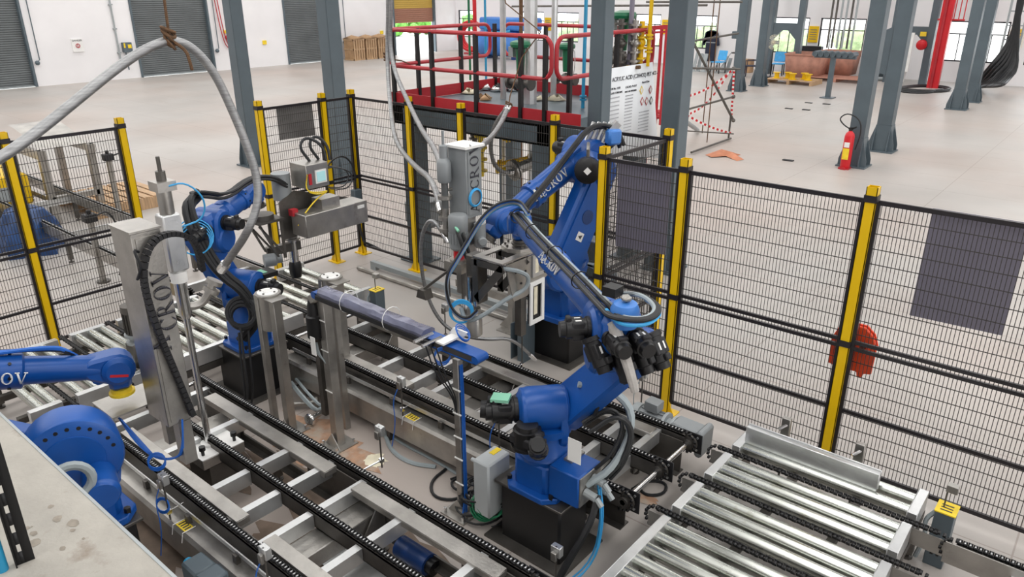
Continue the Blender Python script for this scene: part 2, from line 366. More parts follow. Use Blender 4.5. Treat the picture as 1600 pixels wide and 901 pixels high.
for y, z, lb in ((20.5, .98, 'small yellow call box on wall between two shutters'), (27.6, 1.12, 'small yellow call box above the wooden crates'), (25.7, .85, 'small grey socket low on the wall beside a shutter')):
    MB().box(WX, y, z, WX+.06, y+.2, z+.18).put('call_box', 'label_yellow' if 'yellow' in lb else 'grey_paint', None, lb, 'wall box', bevel=.01)
# slatted crates
for k, (y, lb) in enumerate(((25.35, 'leftmost slatted wooden crate with a wrapped brown top by the wall'), (26.15, 'middle slatted wooden crate with cardboard folded over its top'), (26.95, 'rightmost slatted wooden crate beside the bright doorway'))):
    t = thing('wooden_crate', lb, 'crate', (WX+.6, y, 0), 'wooden crates against the left wall'); x0, x1, y0, y1 = WX+.2, WX+.95, y-.36, y+.36
    MB().box(x0+.02, y0+.02, .05, x1-.02, y1-.02, 1.0).put('contents', 'cardboard', t)
    b = MB()
    for z in (0, .5, .95):
        b.box(x0-.01, y0-.01, z, x1+.01, y0+.02, z+.07).box(x1-.02, y0-.01, z, x1+.01, y1+.01, z+.07)
    b.put('batten', 'wood', t)
    for j in range(5): MB().box(x1, y0+.03+j*.15, 0, x1+.02, y0+.1+j*.15, 1.02).put('slat', 'wood', t)
    b = MB(); b.add([(x0-.05, y0-.02, 1.03), (x1+.08, y0-.02, 1.0), (x1+.06, y1+.02, 1.06), (x0, y1+.02, 1.0), (x0+.35, y+.1*(k-1), 1.2), (x0+.6, y-.15, 1.17)], [(0, 1, 5, 4), (1, 2, 5), (2, 3, 4, 5), (3, 0, 4), (3, 2, 1, 0)]); b.put('cover', 'cardboard', t, smooth=0)
# ---------------------------------------------------------------- building columns
def column(x, y, lb, w=.3, d=.3, foot=True, z1=9, face='grey_paint', haunch=0):
    t = thing('steel_column', lb, 'column', (x, y, 0), 'grey painted steel columns of the hall')
    MB().box(x-w/2, y-d/2, .02, x+w/2, y+d/2, z1).put('shaft', face, t, bevel=.012)
    if foot:
        MB().box(x-w*.95, y-d*.85, 0, x+w*.95, y+d*.85, .03).put('base_plate', face, t)
        b = MB()
        for s in (-1, 1):
            b.prism([(-w*.9, 0), (w*.9, 0), (w*.9, .12), (w/2, .55), (-w/2, .55), (-w*.9, .12)], (x, y+s*d/2, .03), X_, Z_, .02)
            b.prism([(-d*.8, 0), (d*.8, 0), (d*.8, .12), (d/2, .55), (-d/2, .55), (-d*.8, .12)], (x+s*w/2, y, .03), Y_, Z_, .02)
        b.put('gusset', face, t)
    if haunch: MB().prism([(0, 0), (-.3, .12), (-.3, .85), (0, 1.0)], (x-w/2, y, haunch), X_, Z_, .25).put('bracket', face, t)
    return t
column(-13.97, 8.34, 'grey steel column rising behind the arched hose, left of the cell', .27, .27)
column(-11.5, 8.7, 'grey steel column just behind the mesh door of the fence', .29, .29)
column(-4.37, 6.62, 'wide grey steel column left of the hanging white poster', .17, .18, False)
column(-4.38, 8.3, 'wide grey steel column right of the hanging white poster', .24, .26)
column(-4.38, 16.1, 'grey steel column with the red extinguisher at its foot')
column(-4.38, 18.05, 'grey steel column with a side bracket behind the extinguisher column', haunch=1.62)
column(-4.42, 25.9, 'grey steel column before the right blue-lit window, nearer of two')
column(-4.42, 27.9, 'grey steel column before the right blue-lit window, farther of two')
column(-11.3, 25.8, 'grey steel column with flared foot beside the scaffold')
column(-11.3, 27.7, 'grey steel column with flared foot beside the black plastic chair')
def portal(x0, x1, y, lb, z=1.75):
    t = thing('braced_frame', lb, 'frame', ((x0+x1)/2, y, 0))
    for x in (x0, x1): MB().box(x-.12, y-.12, 0, x+.12, y+.12, 9).put('post', 'grey_paint', t)
    MB().box(x0, y-.1, z, x1, y+.1, z+.28).prism([(0, 0), (.35, 0), (0, -.35)], (x0+.12, y, z), X_, Z_, .2).prism([(0, 0), (-.35, 0), (0, -.35)], (x1-.12, y, z), X_, Z_, .2).put('cross_beam', 'grey_paint', t)
portal(-12.75, -11.55, 31.9, 'pair of grey posts with a cross beam before the middle window')
portal(-8.0, -6.75, 31.9, 'pair of grey posts with an arched cross beam beside the red riser')
# yellow notice boards
for x, z, lb in ((-25.45, 1.6, 'small yellow notice board between the two far windows'), (-18.45, 1.65, 'yellow notice board behind the red ladder cage'), (-11.52, 1.55, 'yellow notice board between the two middle windows'), (-4.3, 1.65, 'yellow notice board right of the blue-lit window')):
    t = thing('notice_board', lb, 'board', (x, BY-.02, z-.3))
    MB().box(x-.2, BY-.05, z-.32, x+.2, BY, z+.32).put('board', 'yellow', t)
    b = MB(); [b.box(x-.14, BY-.055, z-.2+k*.09, x+.14, BY-.05, z-.17+k*.09) for k in range(5)]; b.put('printed_line', 'panel_dark', t)
# ================================================================ SAFETY FENCE
POST = [0]
def fpost(x, y, h, lb, along='x'):
    t = thing('fence_post', lb, 'post', (x, y, 0), 'yellow posts of the safety fence'); w = .035
    b = MB(); 
    for s in (-1, 1): b.box(x-w, y+s*w, 0, x+w, y+s*(w-.005), h).box(x+s*w, y-w, 0, x+s*(w-.005), y+w, h)
    b.put('tube', 'yellow', t)
    b = MB().box(x-.1, y-.07, 0, x+.1, y+.07, .012); b.prism([(-.09, 0), (.09, 0), (.035, .12), (-.035, .12)], (x, y-.02, .01), X_, Z_, .008); b.put('base_plate', 'yellow', t)
    for z in (h-.1, 1.06):
        MB().box(x-w-.006, y-w-.006, z, x+w+.006, y+w+.006, z+.045).put('clamp', 'frame_black', t)
def fpanel(p, q, h, lb, z0=.12, mids=(1.05, 1.1, .56), step=.0245):
    """mesh panel between ground points p and q"""
    p = V((p[0], p[1], 0)); q = V((q[0], q[1], 0)); d = (q-p).normalized(); p = p+d*.045; q = q-d*.045; L = (q-p).length
    t = thing('mesh_fence', lb, 'fence', (p+q)/2, 'black mesh panels of the safety fence'); zt = h-.06
    b = MB()
    for z in (z0, zt): b.beam(p+Z_*z, q+Z_*z, .02, .03)
    for e in (p, q): b.beam(e+Z_*z0, e+Z_*zt, .03, .03)
    b.put('panel_frame', 'frame_black', t)
    for z in mids: MB().beam(p+Z_*z, q+Z_*z, .02, .026).put('rail', 'frame_black', t)
    b = MB(); n = int(L/step); nn = V((-d.y, d.x, 0)); r = .0023
    for i in range(1, n):
        c = p+d*(L*i/n); b.add([c+nn*r+Z_*z0, c-d*r-nn*r+Z_*z0, c+d*r-nn*r+Z_*z0, c+nn*r+Z_*zt, c-d*r-nn*r+Z_*zt, c+d*r-nn*r+Z_*zt], [(0, 1, 4, 3), (1, 2, 5, 4), (2, 0, 3, 5)])
    k = int((zt-z0)/.1)
    for i in range(1, k): z = z0+(zt-z0)*i/k; b.beam(p+Z_*z, q+Z_*z, .005, .005)
    b.put('wire_mesh', 'wire', t, kind='stuff', smooth=0)
    return t
FY = 5.14
for x, y, lb in ((-3.32, FY, 'yellow fence post at the corner beside the tall blue robot'), (-2.59, FY, 'yellow fence post between the small grey sheet panel and bare mesh'), (-1.25, FY, 'yellow fence post in front of the orange plastic plate'),
                 (-3.32, 6.2, 'yellow fence post standing before the right wide grey column'), (-4.62, 6.2, 'yellow fence post behind the top of the tall blue robot'), (-5.94, 6.2, 'yellow fence post directly behind the steel filling column'), (-6.8, 6.2, 'yellow fence post beside the dark platform leg'), (-7.88, 6.2, 'yellow fence post at the far left corner of the cell'),
                 (-7.88, 5.75, 'yellow fence post at the right side of the mesh door'), (-7.88, 4.86, 'yellow fence post at the left side of the mesh door'), (-7.9, 3.3, 'yellow fence post at the end of the left fence run'), (-7.9, 2.26, 'yellow fence post crossed by the hose at the left picture edge')):
    fpost(x, y, 2.2, lb)
fpost(1.1, FY, 2.2, 'yellow fence post beyond the right end of the fence')
fpanel((-3.32, FY), (-2.59, FY), 2.16, 'narrow mesh fence panel carrying the smaller grey sheet')
fpanel((-2.59, FY), (-1.25, FY), 2.16, 'plain mesh fence panel left of the orange plate')
fpanel((-1.25, FY), (1.1, FY), 2.16, 'long mesh fence panel at right carrying the large grey sheet')
fpanel((-3.32, FY), (-3.32, 6.2), 2.16, 'mesh fence panel running back from the corner post', step=.03)
fpanel((-4.62, 6.2), (-3.32, 6.2), 2.16, 'mesh fence panel in front of the white poster', step=.03)
fpanel((-5.94, 6.2), (-4.62, 6.2), 2.16, 'mesh fence panel below the platform behind the tall robot', step=.03)
fpanel((-6.8, 6.2), (-5.94, 6.2), 2.16, 'mesh fence panel right of the dark platform leg', step=.03)
fpanel((-7.88, 6.2), (-6.8, 6.2), 2.16, 'mesh fence panel left of the dark platform leg', step=.03)
fpanel((-7.88, 5.75), (-7.88, 6.2), 2.16, 'very narrow mesh fence panel in the far left corner', step=.03)
fpanel((-7.88, 4.86), (-7.88, 5.75), 2.16, 'mesh door panel carrying the small smoky sheet', step=.028)
fpanel((-7.9, 2.26), (-7.9, 3.3), 2.16, 'mesh fence panel in front of the pallet and blue tarpaulin', mids=(1.05, 1.1, .5))
fpanel((-7.9, .2), (-7.9, 2.26), 2.16, 'mesh fence panel at the left edge in front of the yellow machine', mids=(1.05, 1.1, .5))
# sheets fixed to the mesh
def sheet(pts, th, m, lb):
    b = MB(); n = (pts[1]-pts[0]).cross(pts[3]-pts[0]).normalized(); b.add([p-n*th for p in pts]+[p+n*th for p in pts], [(0, 1, 2, 3), (7, 6, 5, 4), (0, 4, 5, 1), (1, 5, 6, 2), (2, 6, 7, 3), (3, 7, 4, 0)]); return b.put('sheet_panel', m, None, lb, 'panel')
yb = FY+.04
p = [aty(x, y, yb) for x, y in ((966, 248), (1050, 262), (1040, 398), (962, 384))]; sheet(p, .002, 'panel_film', 'small purple-grey sheet fixed behind the narrow fence panel')
p = [aty(x, y, yb) for x, y in ((1458, 325), (1612, 349), (1566, 524), (1421, 492))]; sheet(p, .002, 'panel_film', 'large purple-grey sheet fixed behind the right fence panel')
p = [atx(x, y, -7.93) for x, y in ((431, 167), (487, 162), (493, 211), (437, 219))]; sheet(p, .003, 'panel_dark', 'small smoky square sheet fixed on the mesh door')
# orange plate behind post
t = thing('plastic_plate', 'orange-red plastic plate with rounded top behind a yellow fence post', 'plate', (-1.22, FY+.1, .85))
pl = [(-.15, 0), (-.155, .2), (-.12, .29), (-.06, .34), (.06, .34), (.12, .29), (.155, .2), (.15, 0), (.1, -.01), (.09, -.05), (.06, -.05), (.05, -.01), (-.05, -.01), (-.06, -.05), (-.09, -.05), (-.1, -.01)]
c = aty(1327, 575, FY+.12); MB().prism(pl, c, X_, Z_, .02).put('shell', 'orange', t, bevel=.006)
MB().beam(c+V((.07, -.1, .2)), c+V((.07, 0, .2)), .03, .02).put('strap', 'black', t)
MB().prism([(x*1.0, y+.0) for x, y in pl[1:7]], c+V((0, .045, 0)), X_, Z_, .015).put('rear_shell', 'orange', t)
# ================================================================ CONVEYORS
ZC = .45
def chain_mesh(b, x0, x1, y, z, pitch=.026, hook0=False, hook1=False):
    """a roller chain lying along x: side plates with teeth-like rollers showing"""
    n = int((x1-x0)/pitch)
    for i in range(n):
        x = x0+(i+.5)*pitch; b.box(x-.008, y-.011, z-.012, x+.008, y+.011, z+.004)
        o = .013 if i % 2 else .016
        for s in (-1, 1): b.box(x-.012, y+s*o-.0018, z-.012, x+.012, y+s*o+.0018, z+.007)
    for hk, xe, sg in ((hook0, x0, -1), (hook1, x1, 1)):
        if not hk: continue
        for j in range(9):
            a = PI/2-j*PI/8*1.05; r = .075; cx = xe+sg*r*math.cos(a); cz = z-r+r*math.sin(a)
            b.box(cx-.008, y-.013, cz-.008, cx+.008, y+.013, cz+.008)
    return b
def pins(x0, x1, y, z, t):
    b = MB(); n = int((x1-x0)/.026)
    for i in range(n):
        x = x0+(i+.5)*.026; b.box(x-.004, y-.009, z+.003, x+.004, y+.009, z+.0065)
    b.put('chain_pin', 'steel_bright', t, kind='stuff', smooth=0)
def strand(t, x0, x1, y, hook0=True, hook1=True):
    chain_mesh(MB(), x0, x1, y, ZC, hook0=hook0, hook1=hook1).put('roller_chain', 'black', t, kind='stuff', smooth=0); pins(x0, x1, y, ZC, t)
    MB().box(x0, y-.025, ZC-.13, x1, y-.019, ZC-.016).box(x0, y+.019, ZC-.13, x1, y+.025, ZC-.016).box(x0, y-.025, ZC-.024, x1, y+.025, ZC-.016).box(x0, y-.025, ZC-.13, x1, y+.025, ZC-.124).put('chain_rail', 'steel_dark', t)
def leg(t, x, y, z1=ZC-.13, w=.05):
    MB().box(x-w/2, y-w/2, .04, x+w/2, y+w/2, z1).cyl((x, y, 0), (x, y, .05), .012, n=8).cyl((x, y, 0), (x, y, .015), .035, n=10).put('leg', 'steel_dark', t)
def cover(t, x0, x1, y0, y1, z=ZC-.02, d=.05, m='steel'):
    MB().box(x0, y0, z-.008, x1, y1, z).box(x0, y0 if y0 < y1 else y1, z-d, x1, y0+.008, z-.008).box(x1-.004, y0, z-d, x1, y1, z-.008).put('cover_plate', m, t, bevel=.004)
def crossbar(t, x, y0, y1, z=ZC-.035, w=.055, h=.10, m='steel_bright'):
    MB().box(x-w/2, y0, z-.006, x+w/2, y1, z).box(x-w/2, y0, z-h, x-w/2+.006, y1, z-.006).box(x+w/2-.006, y0, z-h, x+w/2, y1, z-.006).put('cross_member', m, t)
def side_plate(t, x0, x1, y, z0=.14, z1=ZC-.05, wins=()):
    """deep longitudinal web with cut-outs, built from pieces around the openings"""
    b = MB(); cur = x0
    for a, c in wins: b.box(cur, y-.004, z0, a, y+.004, z1).box(a, y-.004, z0, c, y+.004, z0+.05).box(a, y-.004, z1-.06, c, y+.004, z1); cur = c
    b.box(cur, y-.004, z0, x1, y+.004, z1).box(x0, y-.05, z0-.01, x1, y+.05, z0)
    b.put('side_web', 'steel_dark', t)
def gus(t, x, y, s, z0=.14, z1=ZC-.06, m='steel'):
    MB().prism([(0, 0), (s*.22, 0), (s*.04, z1-z0), (0, z1-z0)], (x, y, z0), Y_, Z_, .01).put('gusset', m, t)
def sticker(t, c, u, v, w, h, m='label_yellow', name='label', th=.003):
    MB().prism([(-w/2, -h/2), (w/2, -h/2), (w/2, h/2), (-w/2, h/2)], c, u, v, th).put(name, m, t)
def line(lb, X0, X1, Ys, covers, bars, flat, ends=True):
    t = thing('chain_conveyor', lb, 'conveyor', ((X0+X1)/2, sum(Ys)/3, 0)); y0, y1, y2 = Ys
    for y in Ys: strand(t, X0, X1, y)
    for (a, c) in covers:
        cover(t, a, c, y0+.045, y0+.135); cover(t, a, c, y2-.15, y2-.05)
    wins = [(a+.35, c-.35) for a, c in covers if c-a > 1]
    side_plate(t, X0, X1, y0+.05, wins=wins); side_plate(t, X0, X1, y2-.05, wins=wins)
    for x in bars:
        crossbar(t, x, y0+.025, y1-.03); crossbar(t, x, y1+.03, y2-.03)
    for x, k in flat:     # low wide beams that carry the strands
        MB().box(x-.09, y0+.06, .19, x+.09, y2-.06, .31).put('carrier_beam', 'steel', t, bevel=.006)
        gus(t, x+.11, y2-.06, -1); gus(t, x+.11, y0+.06, 1)
    for x in (X0+.25, (X0*2+X1)/3, (X0+2*X1)/3, X1-.35):
        for y in (y0+.08, y2-.08): leg(t, x, y, .15)
    # shaft and sprockets at the drive end
    for x in (X1+.02,):
        MB().cyl((x, y0-.03, ZC-.075), (x, y2+.06, ZC-.075), .019, n=14).put('drive_shaft', 'polished', t)
        for y in (y0, y1, y2):
            MB().cyl((x, y-.008, ZC-.075), (x, y+.008, ZC-.075), .068, n=20).cyl((x, y-.03, ZC-.075), (x, y+.03, ZC-.075), .035, n=14).put('sprocket', 'steel_dark', t)
            MB().box(x-.07, y+.028, ZC-.16, x+.09, y+.036, ZC+.0).put('bearing_plate', 'black_matt', t, bevel=.006)
            b = MB(); [b.cyl((x+sx*.055, y+.02, ZC-.08+sz*.05), (x+sx*.055, y+.044, ZC-.08+sz*.05), .009, n=6) for sx in (-1, 1) for sz in (-1, 1)]; b.put('bolt', 'steel_bright', t)
    MB().cyl((X0-.02, y0-.03, ZC-.075), (X0-.02, y2+.03, ZC-.075), .017, n=12).put('idler_shaft', 'polished', t)
    return t
LA = (1.69, 2.11, 2.53); LB = (3.46, 3.89, 4.31)
tA = line('steel chain conveyor in the foreground with three chain strands', -5.5, -1.98, LA, [(-5.15, -3.62), (-3.35, -2.12)], [-5.3, -4.68, -4.05, -3.7, -3.36, -2.9, -2.3], [(-4.95, 0), (-3.25, 0), (-2.1, 0)])
tB = line('steel chain conveyor behind the front right robot near the fence', -5.6, -1.99, LB, [(-5.45, -4.05), (-3.95, -3.2), (-3.0, -2.2)], [-5.3, -4.5, -4.1, -3.85, -3.35, -3.05, -2.45, -2.2], [(-5.1, 0), (-3.6, 0), (-2.35, 0)])
# long rounded cable ducts with guide strips along the front of both conveyors
def duct(x0, x1, y, lb, z0=.1, z1=.30):
    t = thing('cable_duct', lb, 'duct', ((x0+x1)/2, y, 0))
    pr = [(-.09, z0), (.09, z0), (.09, z1-.02), (.07, z1), (-.07, z1), (-.09, z1-.02)]
    b = MB(); b.add([(x, y+a, c) for x in (x0, x1) for a, c in pr], [tuple(range(5, -1, -1)), tuple(range(6, 12))]+[(i, (i+1) % 6, 6+(i+1) % 6, 6+i) for i in range(6)]); b.put('duct_body', 'steel', t)
    MB().box(x0+.05, y, z1+.05, x1-.05, y+.008, z1+.08).put('guide_strip', 'steel_bright', t)
    k = 0; x = x0+.3
    while x < x1:
        MB().box(x-.02, y-.02, z1-.01, x+.02, y+.008, z1+.06).put('strip_bracket', 'steel_dark', t)
        if k % 2 == 0: MB().box(x-.02, y-.07, 0, x+.02, y-.03, z0).put('leg', 'steel_dark', t)
        x += .55; k += 1
    return t
dA = duct(-5.4, -1.9, 1.625, 'long grey steel duct along the front edge of the foreground conveyor')
dB = duct(-5.5, -2.3, 3.40, 'long grey steel duct along the front of the rear conveyor')
for t, X, y in ((dB, at(657, 645, .3).x, 3.36), (dA, at(306, 812, .3).x, 1.585), (dA, at(186, 716, .3).x, 1.585)):
    sticker(t, (X, y, .3025), X_, Y_, .11, .06)
    b = MB(); [b.box(X-.04+.025*k, y-.02, .304, X-.03+.025*k, y+.02, .306) for k in range(4)]; b.put('label_print', 'ink', t)
    b = MB(); [b.tube([(X+s*.06, y+.04, .305), (X+s*.06, y-.045, .305), (X+s*.06, y-.06, .24)], .003, 4) for s in (-1, 1)]; b.put('cable_tie', 'white', t)
# ---- roller transfer conveyors
def roller_bed(lb, xl, xr, ys, y0, y1, gaps, strands=(), xe=0, seglist=None, ends=(1, 1)):
    t = thing('roller_conveyor', lb, 'conveyor', ((xl+xr)/2, (y0+y1)/2, 0)); w = .055
    for side, X in ((0, xl), (1, xr)):
        cur = y0; segs = []
        for g in gaps: segs.append((cur, g-.06)); cur = g+.05
        segs.append((cur, y1))
        for a, c in segs:
            if c-a > .02: MB().box(X-w/2, a, ZC-.13, X+w/2, c, ZC+.01).box(X-w/2-.004, a, ZC-.13, X-w/2, c, ZC+.01).put('side_frame', 'steel_bright', t, bevel=.003)
        MB().box(X-.03, y0, ZC-.2, X+.03, y1, ZC-.135).put('lower_frame', 'steel_dark', t)
        for y in (y0+.1, (y0+y1)/2, y1-.1): leg(t, X, y, ZC-.2, .06)
    rb = None
    for y in ys:
        MB().cyl((xl+w/2, y, ZC-.03), (xr-w/2, y, ZC-.03), .039, n=18).cyl((xl+w/2-.005, y, ZC-.03), (xr-w/2+.005, y, ZC-.03), .012, n=8).put('roller', 'chrome', t)
    for x in (xl+.35, xr-.35): MB().box(x-.025, y0, .22, x+.025, y1, .27).put('cross_member', 'steel_dark', t)
    return t
gy = (2.53, 3.46, 3.89, 4.31)
ysR = [1.45, 1.56, 1.78, 1.89, 2.0, 2.2, 2.31, 2.42, 2.64, 2.76, 2.88, 3.0, 3.12, 3.24, 3.36, 3.56, 3.67, 3.78, 3.99, 4.1, 4.21, 4.43, 4.57]
tR = roller_bed('large roller conveyor of shiny rollers at the lower right', -1.64, -.52, ysR, 1.4, 4.66, (1.69, 2.11, 2.53, 3.46, 3.89, 4.31))
for y in (1.69, 2.11, 2.53, 3.46, 3.89, 4.31):
    chain_mesh(MB(), -1.74, -.36, y, ZC-.012, hook0=True, hook1=True).put('roller_chain', 'black', tR, kind='stuff', smooth=0)
    MB().box(-1.78, y-.035, ZC-.14, -1.6, y-.028, ZC-.03).box(-.6, y-.035, ZC-.14, -.3, y-.028, ZC-.03).box(-1.7, y-.02, ZC-.14, -.36, y+.02, ZC-.1).put('chain_guide', 'steel', tR)
# guide beam on top of the far rollers
MB().box(-1.62, 4.45, ZC-.0, -.75, 4.5, ZC+.13).box(-1.62, 4.49, ZC+.0, -.75, 4.5, ZC+.14).put('pallet_stop_beam', 'steel_bright', None, 'grey steel guide beam lying along the last rollers at right', 'beam', bevel=.004)
for (x, y), lb in zip((( -1.42, 4.66), (-.93, 4.66)), ('small upright sensor bracket behind the guide beam, left one', 'small upright sensor bracket behind the guide beam, right one')):
    t = thing('sensor_bracket', lb, 'bracket', (x, y, ZC)); MB().box(x-.03, y-.02, ZC, x+.03, y+.02, ZC+.18).put('bracket', 'steel', t, bevel=.004)
    MB().cyl((x-.03, y-.05, ZC+.1), (x+.02, y+.0, ZC+.14), .012, n=8).put('sensor', 'polished', t); MB().cyl((x, y, 0), (x, y, ZC), .008, n=6).put('rod', 'steel_dark', t)
ysL = [1.5, 1.6, 1.8, 1.92, 2.22, 2.34, 2.44, 2.66, 2.8, 2.94, 3.08, 3.22, 3.35, 3.58, 3.72, 4.02, 4.17, 4.45, 4.6]
tL = roller_bed('roller conveyor of shiny rollers crossing at the left side', -7.1, -5.9, ysL, 1.4, 4.7, (1.69, 2.11, 2.53, 3.46, 3.89, 4.31))
for y in (1.69, 2.11, 2.53, 3.46, 3.89, 4.31): chain_mesh(MB(), -7.2, -5.75, y, ZC-.012).put('roller_chain', 'black', tL, kind='stuff', smooth=0)
# ---- outfeed chain conveyors beyond both sides
def twin(lb, x0, x1, ys, bars, m='steel'):
    t = thing('chain_conveyor', lb, 'conveyor', ((x0+x1)/2, sum(ys)/len(ys), 0))
    for y in ys: strand(t, x0, x1, y); MB().box(x0-.05, y-.05, ZC-.14, x1+.05, y-.042, ZC+.0).put('side_plate', m, t)
    for x in bars: crossbar(t, x, min(ys), max(ys), ZC-.05); leg(t, x, min(ys)); leg(t, x, max(ys))
    return t
twin('long chain conveyor running away behind the left mesh fence', -14.8, -7.35, (3.46, 4.35), [-14.5, -12.6, -10.6, -9, -7.6])
twin('chain conveyor with two strands at the lower right corner', -.26, 2.4, (3.83, 4.28), [.05, 1.2, 2.2])
# ---- gear motors
def gearmotor(lb, p, d, s=1, m='grey_shell', box=True):
    d = V(d).normalized(); a, c, _ = frame(d); p = V(p); t = thing('gear_motor', lb, 'motor', p)
    b = MB().lathe(p, d, [(0, .05*s), (.01*s, .075*s), (.06*s, .078*s), (.062*s, .07*s)], 18); b.put('fan_cover', 'grey_light' if m == 'grey_shell' else m, t)
    b = MB().cyl(p+d*.06*s, p+d*.24*s, .066*s, n=18)
    for i in range(14): q = 2*PI*i/14; e = (a*math.cos(q)+c*math.sin(q)); b.beam(p+d*.07*s+e*.068*s, p+d*.23*s+e*.068*s, .004*s, .014*s, e)
    b.put('motor_body', m, t)
    MB().lathe(p, d, [(.24*s, .085*s), (.26*s, .085*s), (.262*s, .05*s), (.30*s, .05*s), (.302*s, .08*s), (.32*s, .08*s)], 18).put('flange', 'grey_light', t)
    MB().beam(p+d*.31*s, p+d*.52*s, .14*s, .15*s, c).beam(p+d*.50*s, p+d*.55*s, .17*s, .19*s, c).put('gearbox', m, t, bevel=.015*s)
    if box: MB().beam(p+d*.10*s-c*.11*s if c.z < 0 else p+d*.10*s+c*.11*s, p+d*.2*s-c*.11*s if c.z < 0 else p+d*.2*s+c*.11*s, .09*s, .07*s, c).put('terminal_box', m, t, bevel=.005)
    return t
gearmotor('grey gear motor driving the rear conveyor beside the fence', (-2.55, 4.52, ZC-.14), (1, 0, -.02), 1.15)
t = gearmotor('dark gear motor standing behind the front steel column head', (-6.1, 2.35, .98), (0, 0, -1), 1.1, 'steel_dark')
# gear motor under the near corner
p = at(318, 885, .42); t = thing('junction_box', 'dark grey box motor at the bottom edge in front of the foreground duct', 'box', (p.x, p.y, .2))
MB().beam(p-X_*.14-Z_*.07, p+X_*.02-Z_*.07, .13, .13).beam(p+X_*.02-Z_*.07, p+X_*.14-Z_*.07, .14, .14).put('housing', 'grey_paint', t, bevel=.012)
MB().cyl(p-X_*.2-Z_*.08, p-X_*.13-Z_*.08, .03, n=10).put('cable_gland', 'cyan', t)
MB().cyl((p.x, p.y, 0), (p.x, p.y, .3), .02, n=8).put('stand', 'steel_dark', t)
# ---- posts and heads between the two conveyors
def square_post(t, x, y, h, w=.06, m='steel', plate=True, name='post'):
    MB().box(x-w/2, y-w/2, 0, x+w/2, y+w/2, h).put(name, m, t, bevel=.003)
    if plate:
        MB().box(x-.11, y-.11, 0, x+.11, y+.11, .012).put('base_plate', m, t)
        b = MB(); [b.cyl((x+i*.085, y+j*.085, .01), (x+i*.085, y+j*.085, .045), .012, n=6) for i in (-1, 1) for j in (-1, 1)]; b.put('anchor_bolt', 'polished', t)
        MB().prism([(-.09, .012), (.09, .012), (.0, .13)], (x, y-w/2-.02, 0), X_, Z_, .008).put('gusset', m, t)
def flange_head(lb, x, y, h):
    t = thing('flanged_stand', lb, 'stand', (x, y, 0)); square_post(t, x+.10, y-.02, h-.02, .07); square_post(t, x-.08, y-.05, h-.02, .05, plate=False)
    MB().cyl((x-.02, y, h-.3), (x-.02, y, h-.01), .075, n=18).put('cup', 'steel', t)
    MB().box(x-.1, y-.08, h-.015, x+.16, y+.06, h-.008).put('top_plate', 'steel', t)
    MB().cyl((x-.02, y, h-.01), (x-.02, y, h+.005), .1, n=26).put('rim', 'steel', t)
    MB().lathe((x-.02, y, h+.005), Z_, [(0, .08), (.008, .08), (.009, .035), (.016, .03)], 26).put('white_disc', 'white', t, 'white round disc')
    b = MB(); [b.cyl((x-.02+.06*math.cos(q), y+.06*math.sin(q), h+.013), (x-.02+.06*math.cos(q), y+.06*math.sin(q), h+.02), .009, n=6) for q in (.5, 2.07, 3.64, 5.2)]; b.put('bolt', 'steel_dark', t)
    return t
flange_head('steel stand with white round flange, in front of the left robot base', -4.93, 2.93, 1.19)
p = at(519, 433, 1.12); flange_head('steel stand with white round flange, behind the left end of the belt', p.x, p.y, 1.12)
# narrow belt conveyor on posts
p0 = at(500, 452, 1.3); p1 = at(752, 552, 1.22); p1.y = p0.y = (p0.y+p1.y)/2-.02
p0 = V((at(500, 452, 1.3).x, 3.0, 1.28)); p1 = V((at(748, 548, 1.24).x, 3.0, 1.28)); p0 = aty(497, 452, 3.0); p1 = aty(750, 552, 3.0)
t = thing('belt_conveyor', 'narrow blue belt conveyor on steel posts, mostly wrapped in plastic film', 'conveyor', ((p0.x+p1.x)/2, 3.0, 0))
d = (p1-p0).normalized(); L = (p1-p0).length
MB().beam(p0-Z_*.04, p1-Z_*.04, .085, .06).put('conveyor_frame', 'steel_dark', t, bevel=.004)
MB().beam(p0-Z_*.03-Y_*.06+d*.05, p1-Z_*.03-Y_*.06-d*.35, .02, .03).put('side_rail', 'black_matt', t)
MB().beam(p0-Z_*.006, p1-Z_*.006, .1, .006).cyl(p0-Y_*.05-Z_*.03, p0+Y_*.05-Z_*.03, .027, n=12).cyl(p1-Y_*.05-Z_*.03, p1+Y_*.05-Z_*.03, .027, n=12).beam(p0-Z_*.054, p1-Z_*.054, .1, .006).put('belt', 'blue', t, 'blue belt')
b = MB(); prof = [(-.055, -.04), (-.06, .01), (-.04, .035), (.03, .035), (.06, .01), (.06, -.02)]; q0 = p0+d*.06; q1 = p0+d*(L*.72); vs = []; n = 16
for i in range(n+1):
    c = q0.lerp(q1, i/n); 
    for (a, z) in prof: vs.append(c+Y_*(a+random.uniform(-.005, .005))+Z_*(z+random.uniform(-.006, .006)))
k = len(prof); b.add(vs, [(i*k+j, i*k+j+1, (i+1)*k+j+1, (i+1)*k+j) for i in range(n) for j in range(k-1)]+[tuple(range(k)), tuple(range(n*k+k-1, n*k-1, -1))]); b.put('plastic_wrap', 'plastic_wrap', t, 'crumpled clear plastic film')
b = MB()
for f in (.22, .5): c = p0+d*(L*f); b.torus(c, d, .082, .003, 14, 4)
b.put('cable_tie', 'white', t)
c = p0.lerp(p1, .84); MB().beam(c-Y_*.09+Z_*.02, c+Y_*.09+Z_*.02, .07, .012).prism([(-.06, 0), (.06, 0), (.1, .05), (-.02, .05)], c+Y_*.06+Z_*.02, X_, Z_, .012).put('bracket', 'white', t)
MB().cyl(c-Y_*.2-X_*.04+Z_*.03, c-Y_*.03-X_*.04+Z_*.03, .011, n=8).cyl(c-Y_*.19-X_*.12+Z_*.03, c-Y_*.03-X_*.12+Z_*.03, .013, n=8).put('sensor', 'polished', t)
b = MB()
